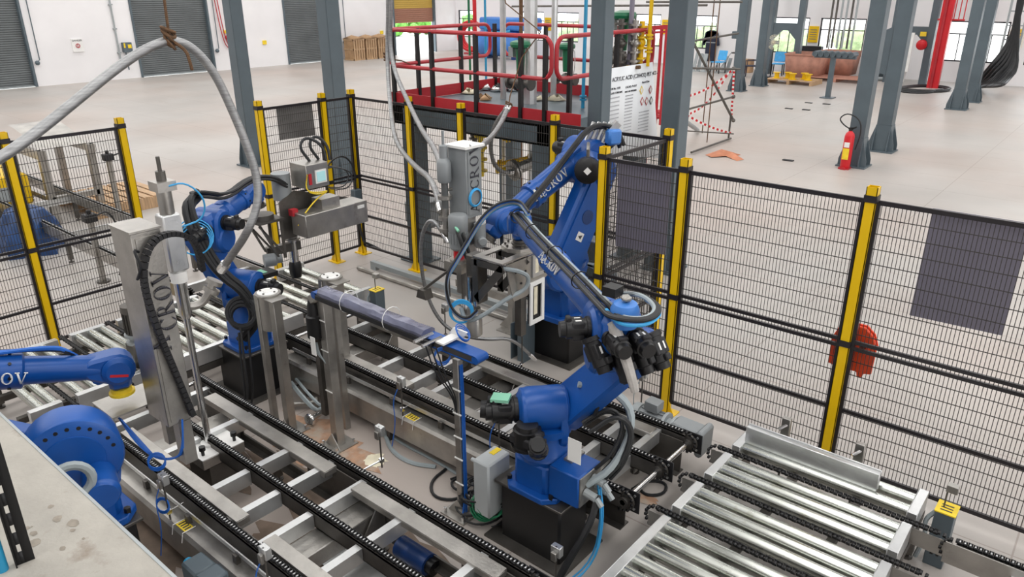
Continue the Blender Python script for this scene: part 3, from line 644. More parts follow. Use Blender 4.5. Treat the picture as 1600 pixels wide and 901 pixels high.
for k in range(3): b.torus(c+Y_*.08+X_*.04+Z_*(.03+.01*k), (1, .4, 1), .05+.005*k, .004, 16, 5); b.torus(c-Y_*.05-X_*.02-Z_*(.1-.01*k), (1, -.6, .2), .05, .004, 16, 5)
b.put('cable_coil', 'cable_blue', t)
b = MB()
for k in range(3): b.tube([c-Y_*.12+X_*(-.1+.05*k), c-Y_*.1+X_*(-.04+.05*k)-Z_*.2, c+X_*(.0+.02*k)-Z_*.38, c+X_*.04-Z_*.5], .005, 5, smooth=2)
b.put('cable', 'cable_black', t)
bz = at(537, 690, 0); square_post(t, bz.x, 3.03, p0.z-.08, .075)
MB().box(bz.x-.17, 3.2, 0, bz.x-.12, 3.25, p0.z-.08).put('post', 'steel', t)
MB().box(bz.x-.13, 2.99, .25, bz.x-.08, 3.04, p0.z-.08).put('post', 'steel_dark', t)
b = MB()
for z in (.5, .85, 1.1): b.box(bz.x-.04, 2.985, z, bz.x+.045, 2.99, z+.008)
b.put('cable_tie', 'white', t)
bx2 = at(728, 795, 0).x; square_post(t, bx2, 3.06, 1.2, .05)
b = MB()
for k in range(3): b.tube([(bx2+.03, 3.05+.01*k, 1.16), (bx2+.031, 3.055+.011*k, .8), (bx2+.031, 3.055+.011*k, .15), (bx2+.06, 3.0+.02*k, .04)], .005, 5)
b.put('cable', 'cable_blue', t)
b = MB()
for z in (.25, .45, .62, .8, .98): b.box(bx2-.03, 3.03, z, bx2+.045, 3.036, z+.008).box(bx2-.03, 3.028, z, bx2+.045, 3.034, z+.004)
b.put('cable_tie', 'white', t)
# drive of the belt conveyor: upright black gear motor
m0 = aty(487, 468, 2.98); MB().lathe(m0, -Z_, [(0, .03), (.05, .04), (.12, .045), (.13, .06), (.3, .06), (.31, .05), (.33, .045)], 16).put('drive_motor', 'black', t, 'upright black drive motor')
MB().beam(m0+Z_*.0, m0+V((.06, .0, .04)), .06, .07).put('gear_head', 'steel', t, bevel=.01)
MB().box(m0.x+.02, m0.y-.065, m0.z-.42, m0.x+.075, m0.y-.06, m0.z-.27).put('tag', 'white', t)
b = MB()
for k in range(3): b.tube([m0-Z_*.32, m0+V((-.02+.02*k, 0, -.45)), m0+V((.08, .02, -.5-.01*k)), V((bz.x-.02, 3.0, m0.z-.53))], .007, 5, smooth=2)
b.put('cable', 'cable_grey', t)
# flanged pipe pieces lying on the floor
def spool(lb, px, py, px2, py2, r=.055, m='polished'):
    a = at(px, py, r); c = at(px2, py2, r); t = thing('pipe_spool', lb, 'pipe', (a+c)/2-Z_*r); d = (c-a).normalized(); L = (c-a).length
    MB().cyl(a, c, r*.42, n=14).put('tube', m, t)
    for e, s in ((a, 1), (c, -1)): MB().lathe(e, d*s, [(0, r*.9), (.012, r), (.022, r), (.024, r*.45), (.05, r*.45)], 20).put('flange', m, t)
spool('shiny flanged pipe piece lying on the stained floor', 482, 657, 519, 634)
spool('dull flanged pipe piece lying behind the shiny one', 452, 632, 497, 628, .05, 'steel')
# rust coloured dried residue on the floor
def blob(lb, cx, cy_, rx, ry, m, name='floor_stain', seed=1):
    r = random.Random(seed); n = 26; vs = [(cx, cy_, .004)]+[(cx+rx*(1+r.uniform(-.28, .28))*math.cos(2*PI*i/n), cy_+ry*(1+r.uniform(-.28, .28))*math.sin(2*PI*i/n), .003) for i in range(n)]
    MB().add(vs, [(0, 1+i, 1+(i+1) % n) for i in range(n)]).put(name, m, None, lb, 'stain')
p = at(500, 700); blob('rust-coloured residue on the floor around the belt conveyor post', p.x-.05, p.y+.03, .62, .27, 'stain')
p = at(585, 720); blob('pale crusty residue on the floor behind the foreground conveyor', p.x, p.y, .1, .09, 'cream', seed=4)
p = at(1010, 780); blob('small brown stain on the floor before the roller conveyor', p.x, p.y, .09, .06, 'stain', seed=9)
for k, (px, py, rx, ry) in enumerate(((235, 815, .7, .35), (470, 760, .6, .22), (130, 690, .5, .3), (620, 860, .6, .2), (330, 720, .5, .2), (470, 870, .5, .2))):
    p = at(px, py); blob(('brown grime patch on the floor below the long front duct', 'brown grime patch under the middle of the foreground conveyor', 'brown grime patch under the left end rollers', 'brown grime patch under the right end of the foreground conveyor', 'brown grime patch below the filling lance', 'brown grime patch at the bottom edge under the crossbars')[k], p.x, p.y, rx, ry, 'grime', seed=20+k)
p = at(650, 868, .14); t = thing('under_motor', 'dark blue motor lying low under the foreground conveyor', 'motor', (p.x, p.y, 0)); MB().cyl(p-X_*.14, p+X_*.12, .07, n=14).put('body', 'blue_dark', t); MB().cyl(p+X_*.12, p+X_*.17, .05, n=12).box(p.x-.1, p.y-.06, 0, p.x+.1, p.y+.06, .08).put('mount', 'black', t)
p = at(560, 880, .01); MB().box(p.x-.35, p.y-.15, 0, p.x+.3, p.y+.12, .012).put('floor_plate', 'steel_bright', None, 'pale steel plate on the floor below the foreground crossbars', 'plate')
p = at(88, 662, .5); t = thing('reflector_plate', 'small tan plate on a bracket beside the left end of the foreground chain', 'bracket', (p.x, p.y, .36)); MB().beam(p-X_*.07, p+X_*.07, .07, .008, Z_).put('plate', 'wood', t); MB().cyl((p.x, p.y, 0), p, .008, n=6).put('rod', 'steel_dark', t)
for k, (px, py) in enumerate(((1233, 170), (1264, 161), (1260, 172), (1292, 163), (1232, 251))):
    q = at(px, py); MB().box(q.x-.12, q.y-.05, 0, q.x+.1, q.y+.05, .02).put('floor_scrap', 'black_matt', None, 'small dark scrap on the open floor, %s' % ('leftmost of the far group', 'far middle one', 'near middle one', 'closest to the pipe stand', 'nearest, left of the extinguisher')[k], 'scrap')
# ---- slim sensor stands
def sensor_stand(lb, x, y, z0, z1, hx=0, hy=.15, refl=True, cab='cable_blue', zh=None):
    t = thing('sensor_stand', lb, 'sensor', (x, y, z0)); zh = z0+.06 if zh is None else zh
    MB().cyl((x, y, z0), (x, y, z1), .006, n=7).put('rod', 'steel_dark', t)
    MB().cyl((x, y, zh), (x+hx, y+hy, zh+.01), .006, n=7).box(x-.014, y-.014, zh-.014, x+.014, y+.014, zh+.014).put('arm', 'polished', t)
    if refl:
        MB().box(x-.035, y-.01, z1-.07, x+.03, y+.03, z1+.0).put('bracket', 'steel_bright', t, bevel=.003)
        MB().box(x-.02, y-.03, z1-.09, x+.015, y-.01, z1-.03).put('sensor', 'steel', t, bevel=.003)
    if cab: MB().tube([(x-.01, y-.02, z1-.08), (x-.05, y-.05, z1-.2), (x-.03, y-.05, z1-.38), (x-.06, y-.08, max(.02, z1-.6))], .004, 5, smooth=2).put('cable', cab, t)
    return t
p = aty(629, 642, 3.33); sensor_stand('slim sensor stand with blue cable beside the yellow label of the rear duct', p.x, 3.33, .3, aty(626, 590, 3.33).z, 0, .1)
p = aty(780, 690, 3.33); sensor_stand('slim sensor stand left of the front right robot motors', p.x, 3.33, .3, aty(778, 640, 3.33).z, 0, .1)
p = aty(597, 730, 2.75); sensor_stand('slim sensor stand rising from the chain edge in mid floor', p.x, 2.75, p.z, aty(595, 668, 2.75).z, 0, -.2, cab=None)
p = aty(262, 790, 1.56); t = sensor_stand('slim sensor stand with coiled blue cable on the foreground duct', p.x, 1.56, .3, aty(252, 742, 1.56).z, 0, .1)
b = MB(); [b.torus(V((p.x-.02, 1.54, .40+.008*k)), (.5, -1, .3), .045, .004, 16, 5) for k in range(3)]; b.put('cable_coil', 'cable_blue', t)
p = aty(418, 900, 1.58); sensor_stand('slim sensor stand at the bottom edge on the foreground duct', p.x, 1.58, .3, aty(414, 858, 1.58).z, 0, .1)
p = at(848, 560, 0); sensor_stand('thin sensor rod in front of the black far pedestal', at(848, 560, .3).x, 4.5, .3, aty(847, 500, 4.5).z, 0, -.14, cab=None)
p = aty(697, 540, 4.5); sensor_stand('thin sensor rod with round head behind the wrapped belt', p.x, 4.5, .3, aty(697, 476, 4.5).z, 0, -.14, cab=None)
p = aty(1000, 655, 4.62); sensor_stand('thin sensor rod with cables before the far fence, left of the gear motor', p.x, 4.62, .1, aty(999, 575, 4.62).z, -.1, -.1, cab='cable_grey')
p = aty(960, 850, 2.78); sensor_stand('small sensor stand between the robot pedestal and the roller conveyor', -2.02, 2.8, .05, .42, -.1, 0, cab=None)
p = aty(400, 725, 2.9)
# ---- light barrier units (black boxes with yellow tops)
def barrier(lb, x, y, h, w=.05, d=.12, ang=0):
    t = thing('light_barrier', lb, 'sensor unit', (x, y, 0))
    MB().box(x-w, y-d/2, 0, x+w, y+d/2, h).put('housing', 'grey_paint', t, bevel=.004)
    MB().box(x-w-.004, y-d/2-.004, h, x+w+.004, y+d/2+.004, h+.008).put('warning_label', 'label_yellow', t, 'yellow warning label')
    b = MB(); [b.box(x-w*.6, y-d*.3+k*.03, h+.0085, x+w*.6, y-d*.3+k*.03+.01, h+.01) for k in range(3)]; b.put('print', 'ink', t)
    MB().cyl((x-.02, y, h), (x-.02, y, h+.16), .005, n=6).put('rod', 'steel_dark', t)
    MB().box(x-.03, y-.025, h+.13, x+.035, y+.025, h+.18).put('reflector', 'steel', t, bevel=.003)
    MB().tube([(x-.05, y-.03, h-.02), (x-.1, y-.05, h-.1), (x-.07, y-.06, h*.5), (x-.1, y-.06, .02)], .014, 6, smooth=2).put('cable', 'cable_grey', t)
p = at(1480, 795, .40); barrier('dark sensor unit with yellow top at the lower right', p.x, p.y, .40, .055, .13)
p = aty(590, 470, 4.62); barrier('dark sensor unit with yellow top behind the belt conveyor', p.x, 4.62, .5)
# ================================================================ ROBOTS
def pedestal(lb, x0, x1, y0, y1, h, ov=.04):
    t = thing('robot_pedestal', lb, 'pedestal', ((x0+x1)/2, (y0+y1)/2, 0), 'black robot pedestals')
    MB().box(x0, y0, 0, x1, y1, h-.02).put('body', 'black', t, bevel=.015)
    MB().box(x0-ov, y0-ov, h-.02, x1+ov, y1+ov, h).put('top_plate', 'steel_dark' if ov < .05 else 'grey_light', t, bevel=.004)
    MB().box(x0-.08, y0-.08, 0, x1+.08, y1+.08, .015).put('floor_plate', 'steel_dark', t)
    return t
pedestal('black pedestal under the front right blue robot', -2.66, -2.18, 3.05, 3.35, .45, .03)
pedestal('black pedestal under the left blue robot', -5.95, -5.5, 2.95, 3.35, .45, .03)
pedestal('large black pedestal with grey overhanging top under the tall robot', -4.18, -3.74, 5.3, 5.72, .46, .08)
def motor(t, p, d, r, L, side=None, m='black', m2='black_matt'):
    """servo motor: square body, round cap, connector block"""
    p = V(p); d = V(d).normalized(); a, c, _ = frame(d)
    o = MB().lathe(p, d, [(0, r*1.05), (L*.12, r*1.05), (L*.13, r*.9), (L*.8, r*.9), (L*.82, r*.75), (L, r*.7)], 14).put('motor', m, t)
    MB().beam(p+d*L*.2, p+d*L*.62, r*1.65, r*1.65, a).beam(p+d*L*.62+c*r*.95, p+d*L*.8+c*r*.95, r*.7, r*.5, c).put('connector', m2, o, bevel=r*.1)
    MB().beam(p+d*L*.3+c*r*.84, p+d*L*.5+c*r*.84, r*.8, .004, c).put('label', 'white', o, 'white motor label')
    return o
def arm_robot(name, lb, base, sh, el, wr, tool, s=1, flip=1, text=None, foff=.14, group=None, rw=1, hd=None):
    base, sh, el, wr, tool = map(V, (base, sh, el, wr, tool)); t = thing(name, lb, 'robot', base, group or 'blue jointed industrial robots')
    h = V((wr.x-base.x, wr.y-base.y, 0)).normalized() if hd is None else V(hd).normalized(); sd = Z_.cross(h)*flip      # arm direction, sideways
    a0 = base
    # foot with bolts
    MB().prism([(-.2*s, -.13*s), (-.13*s, -.2*s), (.13*s, -.2*s), (.2*s, -.13*s), (.2*s, .13*s), (.13*s, .2*s), (-.13*s, .2*s), (-.2*s, .13*s)], a0+Z_*.02*s, X_, Y_, .04*s).put('foot', 'blue', t, bevel=.006)
    for i in (-1, 1):
        for j in (-1, 1): MB().cyl(a0+V((i*.165*s, j*.145*s, .03*s)), a0+V((i*.165*s, j*.145*s, .065*s)), .016*s, n=6).put('bolt', 'black', t)
    MB().prism([(-.15*s, -.11*s), (-.11*s, -.15*s), (.11*s, -.15*s), (.15*s, -.11*s), (.15*s, .11*s), (.11*s, .15*s), (-.11*s, .15*s), (-.15*s, .11*s)], a0+Z_*.13*s, X_, Y_, .2*s).put('base', 'blue', t, bevel=.012)
    z1 = sh.z-a0.z
    MB().lathe(a0+Z_*.22*s, Z_, [(0, .155*s), (.03*s, .16*s), (.05*s, .145*s), (z1*.32, .135*s), (z1*.36, .17*s), (z1*.45, .175*s)], 24).put('turret', 'blue', t)
    # shoulder bracket on both sides
    top = a0+Z_*(.22*s+z1*.40); b = MB()
    for k in (-.13, .10):
        b.link(top+sd*k*s+h*.0, sh+sd*k*s, .15*s, .135*s, sd, .05*s)
    b.put('shoulder_bracket', 'blue', t, bevel=.006)
    MB().lathe(sh-sd*.17*s, sd, [(0, .10*s), (.02*s, .13*s), (.06*s, .14*s), (.26*s, .14*s), (.30*s, .13*s), (.32*s, .1*s)], 28).put('shoulder_drum', 'blue', t)
    motor(t, sh-sd*.17*s, -sd, .075*s, .2*s)
    # lower arm
    o1 = sd*.15*s; lo = MB().link(sh+o1, el+o1, .145*s*rw, .12*s*rw, sd, .11*s).put('lower_arm', 'blue', t, bevel=.015*s)
    u = (el-sh).normalized(); b = MB().link(sh+o1+sd*.058*s+u*.03, el+o1+sd*.058*s-u*.02, .10*s*rw, .08*s*rw, sd, .012*s); b.put('arm_cover', 'blue', lo)
    MB().lathe(sh+o1+sd*.05*s, sd, [(0, .09*s), (.02*s, .085*s)], 22).put('cover_disc', 'blue_dark', lo); MB().lathe(sh+u*(el-sh).length*.55+o1+sd*.06*s, sd, [(0, .05*s), (.008*s, .05*s), (.009*s, .042*s)], 18).put('cover_disc', 'blue_dark', lo)
    c = sh+u*(el-sh).length*.35+o1+sd*.066*s; v = sd.cross(u); MB().prism([(-.03*s, -.03*s), (.03*s, -.03*s), (.03*s, .03*s), (-.03*s, .03*s)], c, u, v, .003).put('sticker', 'white', lo, 'white warning sticker')
    MB().prism([(-.016*s, -.01*s), (.016*s, -.016*s), (0, .02*s)], c+sd*.002, u, v, .003).put('pictogram', 'ink', lo)
    # elbow
    MB().lathe(el-sd*.14*s, sd, [(0, .09*s), (.02*s, .115*s), (.25*s, .12*s), (.35*s, .11*s), (.37*s, .085*s)], 26).put('elbow_drum', 'blue', t)
    e0 = el; el = el+Z_*foff*s; f = (wr-el); Lf = f.length; f.normalize(); n = sd.cross(f).normalized(); n = n if n.z > 0 else -n
    MB().link(e0, el, .12*s, .11*s, sd, .26*s).put('elbow_bracket', 'blue', t, bevel=.02*s)
    MB().beam(el-f*.14*s, el+f*.16*s, .22*s, .22*s, n, .18*s, .18*s).put('elbow_housing', 'blue', t, bevel=.035*s)
    motor(t, el-f*.12*s+sd*.06*s, -f, .055*s, .17*s); motor(t, el-f*.12*s-sd*.06*s, -f, .055*s, .17*s); motor(t, el-sd*.13*s, -sd, .06*s, .16*s)
    # forearm
    fo = MB().lathe(el+f*.12*s, f, [(0, .10*s), (.06*s, .105*s), (.09*s, .085*s), (Lf*.42, .078*s), (Lf*.43, .088*s), (Lf*.52, .088*s), (Lf*.53, .07*s), (Lf-.2*s, .062*s), (Lf-.16*s, .055*s)], 20).put('forearm', 'blue', t)
    b = MB(); 
    for k in range(8): q = 2*PI*k/8; e = sd*math.cos(q)+n*math.sin(q); c = el+f*(.12*s+Lf*.475)+e*.088*s; b.cyl(c, c+e*.006*s, .008*s, n=6)
    b.put('bolt_ring', 'black', fo)
    # wrist: side cheek, pivot and tool flange
    td = (tool-wr).normalized()
    MB().link(wr-f*.1*s, wr, .058*s, .085*s, sd, .12*s).put('wrist_housing', 'blue', t, bevel=.015*s)
    MB().lathe(wr-sd*.085*s, sd, [(0, .055*s), (.015*s, .075*s), (.155*s, .075*s), (.17*s, .055*s)], 22).put('wrist_drum', 'blue', t)
    MB().beam(wr+td*.0, wr+td*.12*s, .12*s, .12*s, sd, .10*s, .10*s).put('wrist_block', 'blue', t, bevel=.02*s)
    MB().lathe(wr+td*.12*s, td, [(0, .05*s), (.02*s, .05*s), (.021*s, .062*s), (.035*s, .062*s)], 20).put('tool_flange', 'label_yellow' if 'edge' in lb else 'steel_dark', t)
    if text:
        s2 = O-(el+f*Lf*.5); s2 = (s2-f*s2.dot(f)).normalized(); s2 = (s2+(-sd if text < 0 else sd)*.6); s2 = (s2-f*s2.dot(f)).normalized(); hh = .07*s; uu = f if (f.dot(RT) > 0) else -f; vv = s2.cross(uu); vv = vv if vv.z > 0 else -vv
        st = el+f*Lf*.36 if f.dot(RT) > 0 else el+f*(Lf*(.42 if s < 1.2 else .36)+hh*3.9)
        lettering('AeCROV', st+s2*.086*s-vv*hh*.4, uu, vv, hh, 'white', t, th=.01)
    return t, h, sd, f, n
def cables(t, pts, offs, r, m='cable_black', name='cable', ties=()):
    for k in range(offs[0]):
        o = V((random.uniform(-1, 1), random.uniform(-1, 1), random.uniform(-1, 1)))*offs[1]
        MB().tube([V(p)+o*(1+.3*math.sin(i+k)) for i, p in enumerate(pts)], r, 7, smooth=2).put(name, m, t)
# --- front right robot
r1, h, sd, f, n = arm_robot('industrial_robot', 'blue robot in the right foreground reaching back over the rear conveyor', (-2.42, 3.2, .45), (-2.42, 3.2, 1.0), (-1.9, 3.1, 1.6), (-3.30, 4.02, 1.82), (-3.30, 4.03, 1.6), 1.0, flip=-1, text=-1)
def P(v): return V(v)
el, wr = P((-1.9, 3.1, 1.76)), P((-3.30, 4.02, 1.82))
for a_, L_ in ((-.14, .2), (-.03, .26), (.08, .22), (.17, .2)): motor(r1, el+sd*a_-n*.04-f*.06, -n*.75-f*.45+sd*.2, .058, L_)
MB().beam(el-n*.02-f*.1-sd*.02, el-n*.24-f*.22-sd*.0, .05, .1).put('motor_bracket', 'black_matt', r1, bevel=.01)
# connector box with plugs
MB().box(-2.28, 3.06, .5, -2.06, 3.3, .72).put('connector_box', 'blue', r1, bevel=.008)
cb = MB().box(-2.06, 3.07, .51, -2.052, 3.29, .71).put('connector_plate', 'steel', r1)
for z, y in ((.6, 3.12), (.66, 3.2), (.58, 3.24)): MB().cyl((-2.05, y, z), (-1.97, y, z-.01), .026, n=10).cyl((-1.97, y, z-.01), (-1.93, y, z-.05), .018, n=8).put('plug', 'grey_light', r1)
MB().box(-2.24, 3.16, .72, -2.18, 3.3, .735).put('lever', 'steel', r1)
tg = aty(897, 722, 2.97); MB().beam(tg, tg+Z_*.15, .09, .003, (0, -1, 0)).put('tag', 'white', r1, 'blank white hanging tag')
motor(r1, (-2.56, 3.06, .99), (-.75, -.6, .05), .075, .2); motor(r1, (-2.4, 3.0, .84), (0, 0, 1), .095, .15); motor(r1, (-2.3, 2.98, .86), (.3, -.4, .5), .06, .16)
MB().beam((-2.66, 2.98, 1.085), (-2.56, 3.03, 1.09), .09, .02, Z_).put('guard_plate', 'green_light', r1, 'pale green plate')
cables(r1, [(-2.1, 3.2, 1.0), (-1.98, 3.3, 1.12), (-1.9, 3.36, 1.0), (-1.92, 3.3, .8), (-2.0, 3.25, .68)], (5, .035), .012)
cables(r1, [(-2.2, 3.25, 1.2), (-2.02, 3.4, 1.15), (-1.9, 3.42, 1.0), (-1.92, 3.25, .75), (-2.05, 3.15, .62)], (2, .02), .02, 'cable_grey')
cables(r1, [el+V((.05, -.05, .0)), el+V((.16, .02, -.1)), el+V((.1, .08, -.2)), el+V((-.06, .1, -.3)), (-2.1, 3.25, 1.1)], (4, .03), .013)
# hoses along the forearm and the loop at the elbow
for k, (m, r) in enumerate((('cable_grey', .013), ('cable_black', .012), ('cable_black', .013), ('cable_black', .012))):
    o = n*(.10+.015*(k % 2))+sd*(-.02-.026*k)
    MB().tube([wr+f*-.02+o*.7+Z_*.0, wr-f*.15+o+Z_*.02, wr-f*.5+o, el+f*.35+o, el+f*.05+o, el-f*.08+o*1.1, el-f*.2+n*.13-sd*(.05+.02*k), el-f*(.27+.01*k)+n*.15+sd*.04, el-f*.2+n*.17+sd*(.13+.01*k), el-f*.05+n*.18+sd*.12, el+f*.02+n*.16+sd*.04], r, 8, smooth=3).put('hose', m, r1)
b = MB()
for q in (.2, .45, .7, .9): b.torus(el.lerp(wr, q)+n*.11-sd*.06, f, .052, .004, 12, 4)
b.put('cable_tie', 'black', r1)
MB().tube([el+n*.12-f*.08-sd*.08, el+n*.11-f*.24-sd*.08, el+n*.13-f*.3+sd*.04, el+n*.15-f*.2+sd*.16, el+n*.15-f*.05+sd*.14], .010, 7, smooth=3).put('hose', 'cable_sky', r1)
MB().lathe(el-f*.12+n*.05, n, [(0, .07), (.09, .075), (.12, .06), (.13, .03)], 18).put('elbow_cap', 'blue_light', r1)
MB().box(el.x-.05, el.y-.05, el.z+.16, el.x+.03, el.y+.03, el.z+.21).put('switch_block', 'black', r1)
MB().beam(el-f*.15+n*.2, el-f*.1+n*.2, .05, .03, n).put('valve_block', 'steel', r1, bevel=.01)
MB().tube([el+n*.06-f*.12-sd*.06, el-n*.02-f*.22-sd*.05, el-n*.12-f*.28-sd*.03, el-n*.24-f*.3], [.034, .022], 9, smooth=1).put('cloth_wrap', 'fabric_grey', r1, 'motor cable wrapped in grey cloth')
# light blue hose bundle hanging from the forearm over the tool
for k, m in enumerate(('cable_sky', 'cable_sky', 'cable_grey', 'cable_blue', 'cable_black')):
    o = V((.012*k, -.012*k, .012*k)); q = [wr-f*.2+n*.12+o, wr+V((-.02, .0, .16))+o, wr+V((-.18, -.16, .08))+o*1.5, (-3.5, 3.6, 1.62+.01*k), V((-3.62, 3.56, 1.42))+o*2, V((-3.6, 3.58, 1.2))+o, V((-3.48, 3.62, 1.12))+o, V((-3.42, 3.68, 1.2))+o]
    MB().tube(q, .009 if k != 2 else .016, 7, smooth=3).put('hose', m, r1)
b = MB(); [b.torus(V((-3.5, 3.6, 1.20+.006*k)), (.7, -.7, .15), .075+.005*k, .008, 18, 6) for k in range(3)]; b.put('hose_coil', 'cable_sky', r1, 'coiled light blue hose')
# gripper frame: cut-out steel brackets and plates
gx, gy_, gz = -3.32, 4.04, 1.63
tf = thing('gripper_frame', 'steel gripper frame with triangular cut-outs held by the front right robot', 'gripper', (gx, gy_, gz))
def ring_plate(c, u, v, W, Hh, w, th, m='steel', name='frame_plate'):
    b = MB()
    for (x0, y0, x1, y1) in ((-W/2, -Hh/2, W/2, -Hh/2+w), (-W/2, Hh/2-w, W/2, Hh/2), (-W/2, -Hh/2+w, -W/2+w, Hh/2-w), (W/2-w, -Hh/2+w, W/2, Hh/2-w)): b.prism([(x0, y0), (x1, y0), (x1, y1), (x0, y1)], c, u, v, th)
    return b.put(name, m, tf)
ring_plate((-3.32, 3.84, 1.62), X_, Y_, .28, .30, .06, .012, 'steel')
MB().cyl((gx, gy_, gz-.01), (gx, gy_, gz+.02), .13, n=8).box(gx-.13, gy_-.1, gz-.02, gx+.14, gy_+.2, gz-.008).put('mount_plate', 'steel', tf)
b = MB(); [b.cyl((gx+.1*math.cos(q), gy_+.1*math.sin(q), gz+.02), (gx+.1*math.cos(q), gy_+.1*math.sin(q), gz+.035), .009, n=6) for q in [i*PI/5 for i in range(10)]]; b.put('bolt_ring', 'steel_dark', tf)
def tri(y):
    A_, B_, C_ = V((-3.455, y, 1.60)), V((-3.185, y, 1.60)), V((-3.44, y, 1.27)); b = MB()
    b.beam(A_, C_, .01, .055, X_).beam(A_-Z_*.02, B_-Z_*.02, .01, .05, Z_).beam(B_-Z_*.01, C_+Z_*.02, .01, .06, Z_); b.put('triangle_bracket', 'steel_dark', tf)
tri(3.70); tri(3.97)
b = MB().prism([(3.73, 1.60), (4.25, 1.60), (4.25, 1.40), (4.12, 1.36), (3.97, 1.30), (3.82, 1.30)], (-3.19, 0, 0), Y_, Z_, .01); b.put('side_plate', 'steel', tf)
ring_plate((-3.178, 4.10, 1.51), Y_, Z_, .15, .17, .028, .01, 'steel_bright', 'window_plate'); MB().box(-3.184, 4.06, 1.45, -3.18, 4.10, 1.57).put('wood_pad', 'cream', tf)
ring_plate((-3.178, 4.08, 1.22), Y_, Z_, .17, .34, .032, .012, 'white', 'window_plate'); MB().box(-3.184, 4.05, 1.12, -3.18, 4.09, 1.34).put('wood_pad', 'cream', tf); MB().box(-3.20, 4.0, 1.06, -3.19, 4.16, 1.38).put('window_back', 'black', tf)
MB().box(-3.26, 3.92, .98, -3.2, 3.98, 1.32).put('support_bar', 'steel_dark', tf)
b = MB()
for y, z in ((3.84, 1.52), (3.90, 1.42), (3.84, 1.36), (3.95, 1.5), (4.2, 1.55), (4.2, 1.43)): b.cyl((-3.188, y, z), (-3.178, y, z), .009, n=6)
b.put('bolt', 'black', tf)
MB().tube([(-3.2, 3.72, 1.58), (-3.12, 3.8, 1.56), (-3.12, 3.92, 1.48), (-3.14, 3.9, 1.38), (-3.22, 3.78, 1.33), (-3.34, 3.66, 1.2), (-3.48, 3.62, 1.12), (-3.56, 3.66, 1.2)], .016, 7, smooth=3).put('hose', 'cable_grey', tf)
MB().box(-3.62, 3.78, 1.2, -3.5, 3.9, 1.58).put('vacuum_body', 'steel_dark', tf, bevel=.01)
MB().lathe((-3.56, 3.80, 1.16), -Z_, [(0, .05), (.08, .05), (.1, .06), (.22, .06), (.24, .035)], 16).put('suction_head', 'steel', tf)
for k in range(2): MB().cyl((-3.56+.05*k, 3.76, 1.2), (-3.56+.05*k, 3.76, 1.42), .018, n=10).put('cylinder', 'polished', tf)
# --- left robot
r2, h, sd, f, n = arm_robot('industrial_robot', 'dark blue robot at left, forearm raised toward the screen box', (-5.7, 3.15, .45), (-5.7, 3.15, 1.0), (-5.65, 2.93, 1.5), (-5.83, 3.45, 1.76), (-5.83, 3.5, 1.55), 1.0, flip=1)
el, wr = P((-5.65, 2.93, 1.6)), P((-5.83, 3.45, 1.76))
cables(r2, [el+V((.0, -.1, .28)), el+V((.05, -.22, .22)), el+V((.12, -.2, -.05)), el+V((.18, -.1, -.35)), (-5.4, 3.0, 1.05), (-5.38, 3.05, .8), (-5.5, 2.95, .62)], (3, .03), .026, 'cable_black')
cables(r2, [el+V((.0, -.1, .28)), el+V((.1, -.1, .3)), el+V((0, .15, .2)), wr+V((.05, -.05, .12)), wr+V((.05, .15, .1)), (-5.8, 3.75, 1.75)], (4, .03), .014, 'cable_black')
cables(r2, [(-5.4, 2.92, .75), (-5.35, 2.88, .5), (-5.3, 2.85, .2), (-5.34, 2.8, .02)], (3, .03), .01, 'cable_black')
b = MB(); [b.torus((-5.42, 2.95, .85+.02*k), (.6, -.6, .3), .1+.01*k, .022, 16, 6) for k in range(3)]; b.put('cable_coil', 'cable_black', r2)
b = MB(); [b.torus(el+V((.12, -.22, -.05+.012*k)), (.7, -.5, .3), .11+.01*k, .005, 18, 5) for k in range(4)]; b.put('hose_coil', 'cable_sky', r2, 'coiled light blue hose')
MB().box(-5.72, 3.28, 1.05, -5.56, 3.42, 1.09).put('battery_cover', 'black', r2); MB().box(-5.7, 3.24, 1.09, -5.6, 3.34, 1.094).put('note', 'green_light', r2, 'pale green note')
# left robot's tool head
tt = thing('filling_tool', 'steel tool head with screen box and long casing held by the left robot', 'tool', (-5.83, 3.5, 1.5))
MB().cyl((-5.83, 3.5, 1.5), (-5.83, 3.5, 1.54), .1, n=20).box(-5.95, 3.38, 1.48, -5.7, 3.64, 1.5).put('mount_plate', 'steel_dark', tt)
b = MB()
for dx in (-.1, .1): b.beam((-5.83+dx, 3.4, 1.48), (-5.83+dx, 3.55, 1.15), .03, .012).beam((-5.83+dx, 3.62, 1.48), (-5.83+dx, 3.62, 1.12), .03, .012).beam((-5.83+dx, 3.4, 1.46), (-5.83+dx, 3.62, 1.15), .03, .012)
b.put('truss_bracket', 'steel_dark', tt)
MB().prism([(-.05, -.35), (-.05, .0), (.12, .08), (.75, -.12), (.75, -.22), (.1, -.2), (.1, -.35)], (-5.78, 3.7, 1.62), Y_, Z_, .01).put('side_plate', 'steel_dark', tt)
q0 = aty(468, 352, 3.75)
MB().box(-5.72, 3.72, 1.32, -5.5, 4.42, 1.53).put('long_casing', 'steel', tt, 'long smooth steel casing', bevel=.006)
MB().box(-5.71, 3.95, 1.53, -5.56, 4.15, 1.62).put('bracket', 'steel', tt); MB().box(-5.499, 4.3, 1.47, -5.495, 4.38, 1.5).put('label', 'white', tt)
sb = MB().box(-5.86, 3.86, 1.72, -5.62, 4.1, 1.94).put('screen_box', 'steel', tt, 'steel box with pale screen', bevel=.005)
MB().box(-5.62, 3.95, 1.76, -5.612, 4.07, 1.88).put('screen_frame', 'white', sb); MB().box(-5.612, 3.965, 1.775, -5.608, 4.055, 1.865).put('screen', 'screen', sb)
MB().box(-5.619, 3.88, 1.76, -5.614, 3.91, 1.86).put('indicator', 'red', sb)
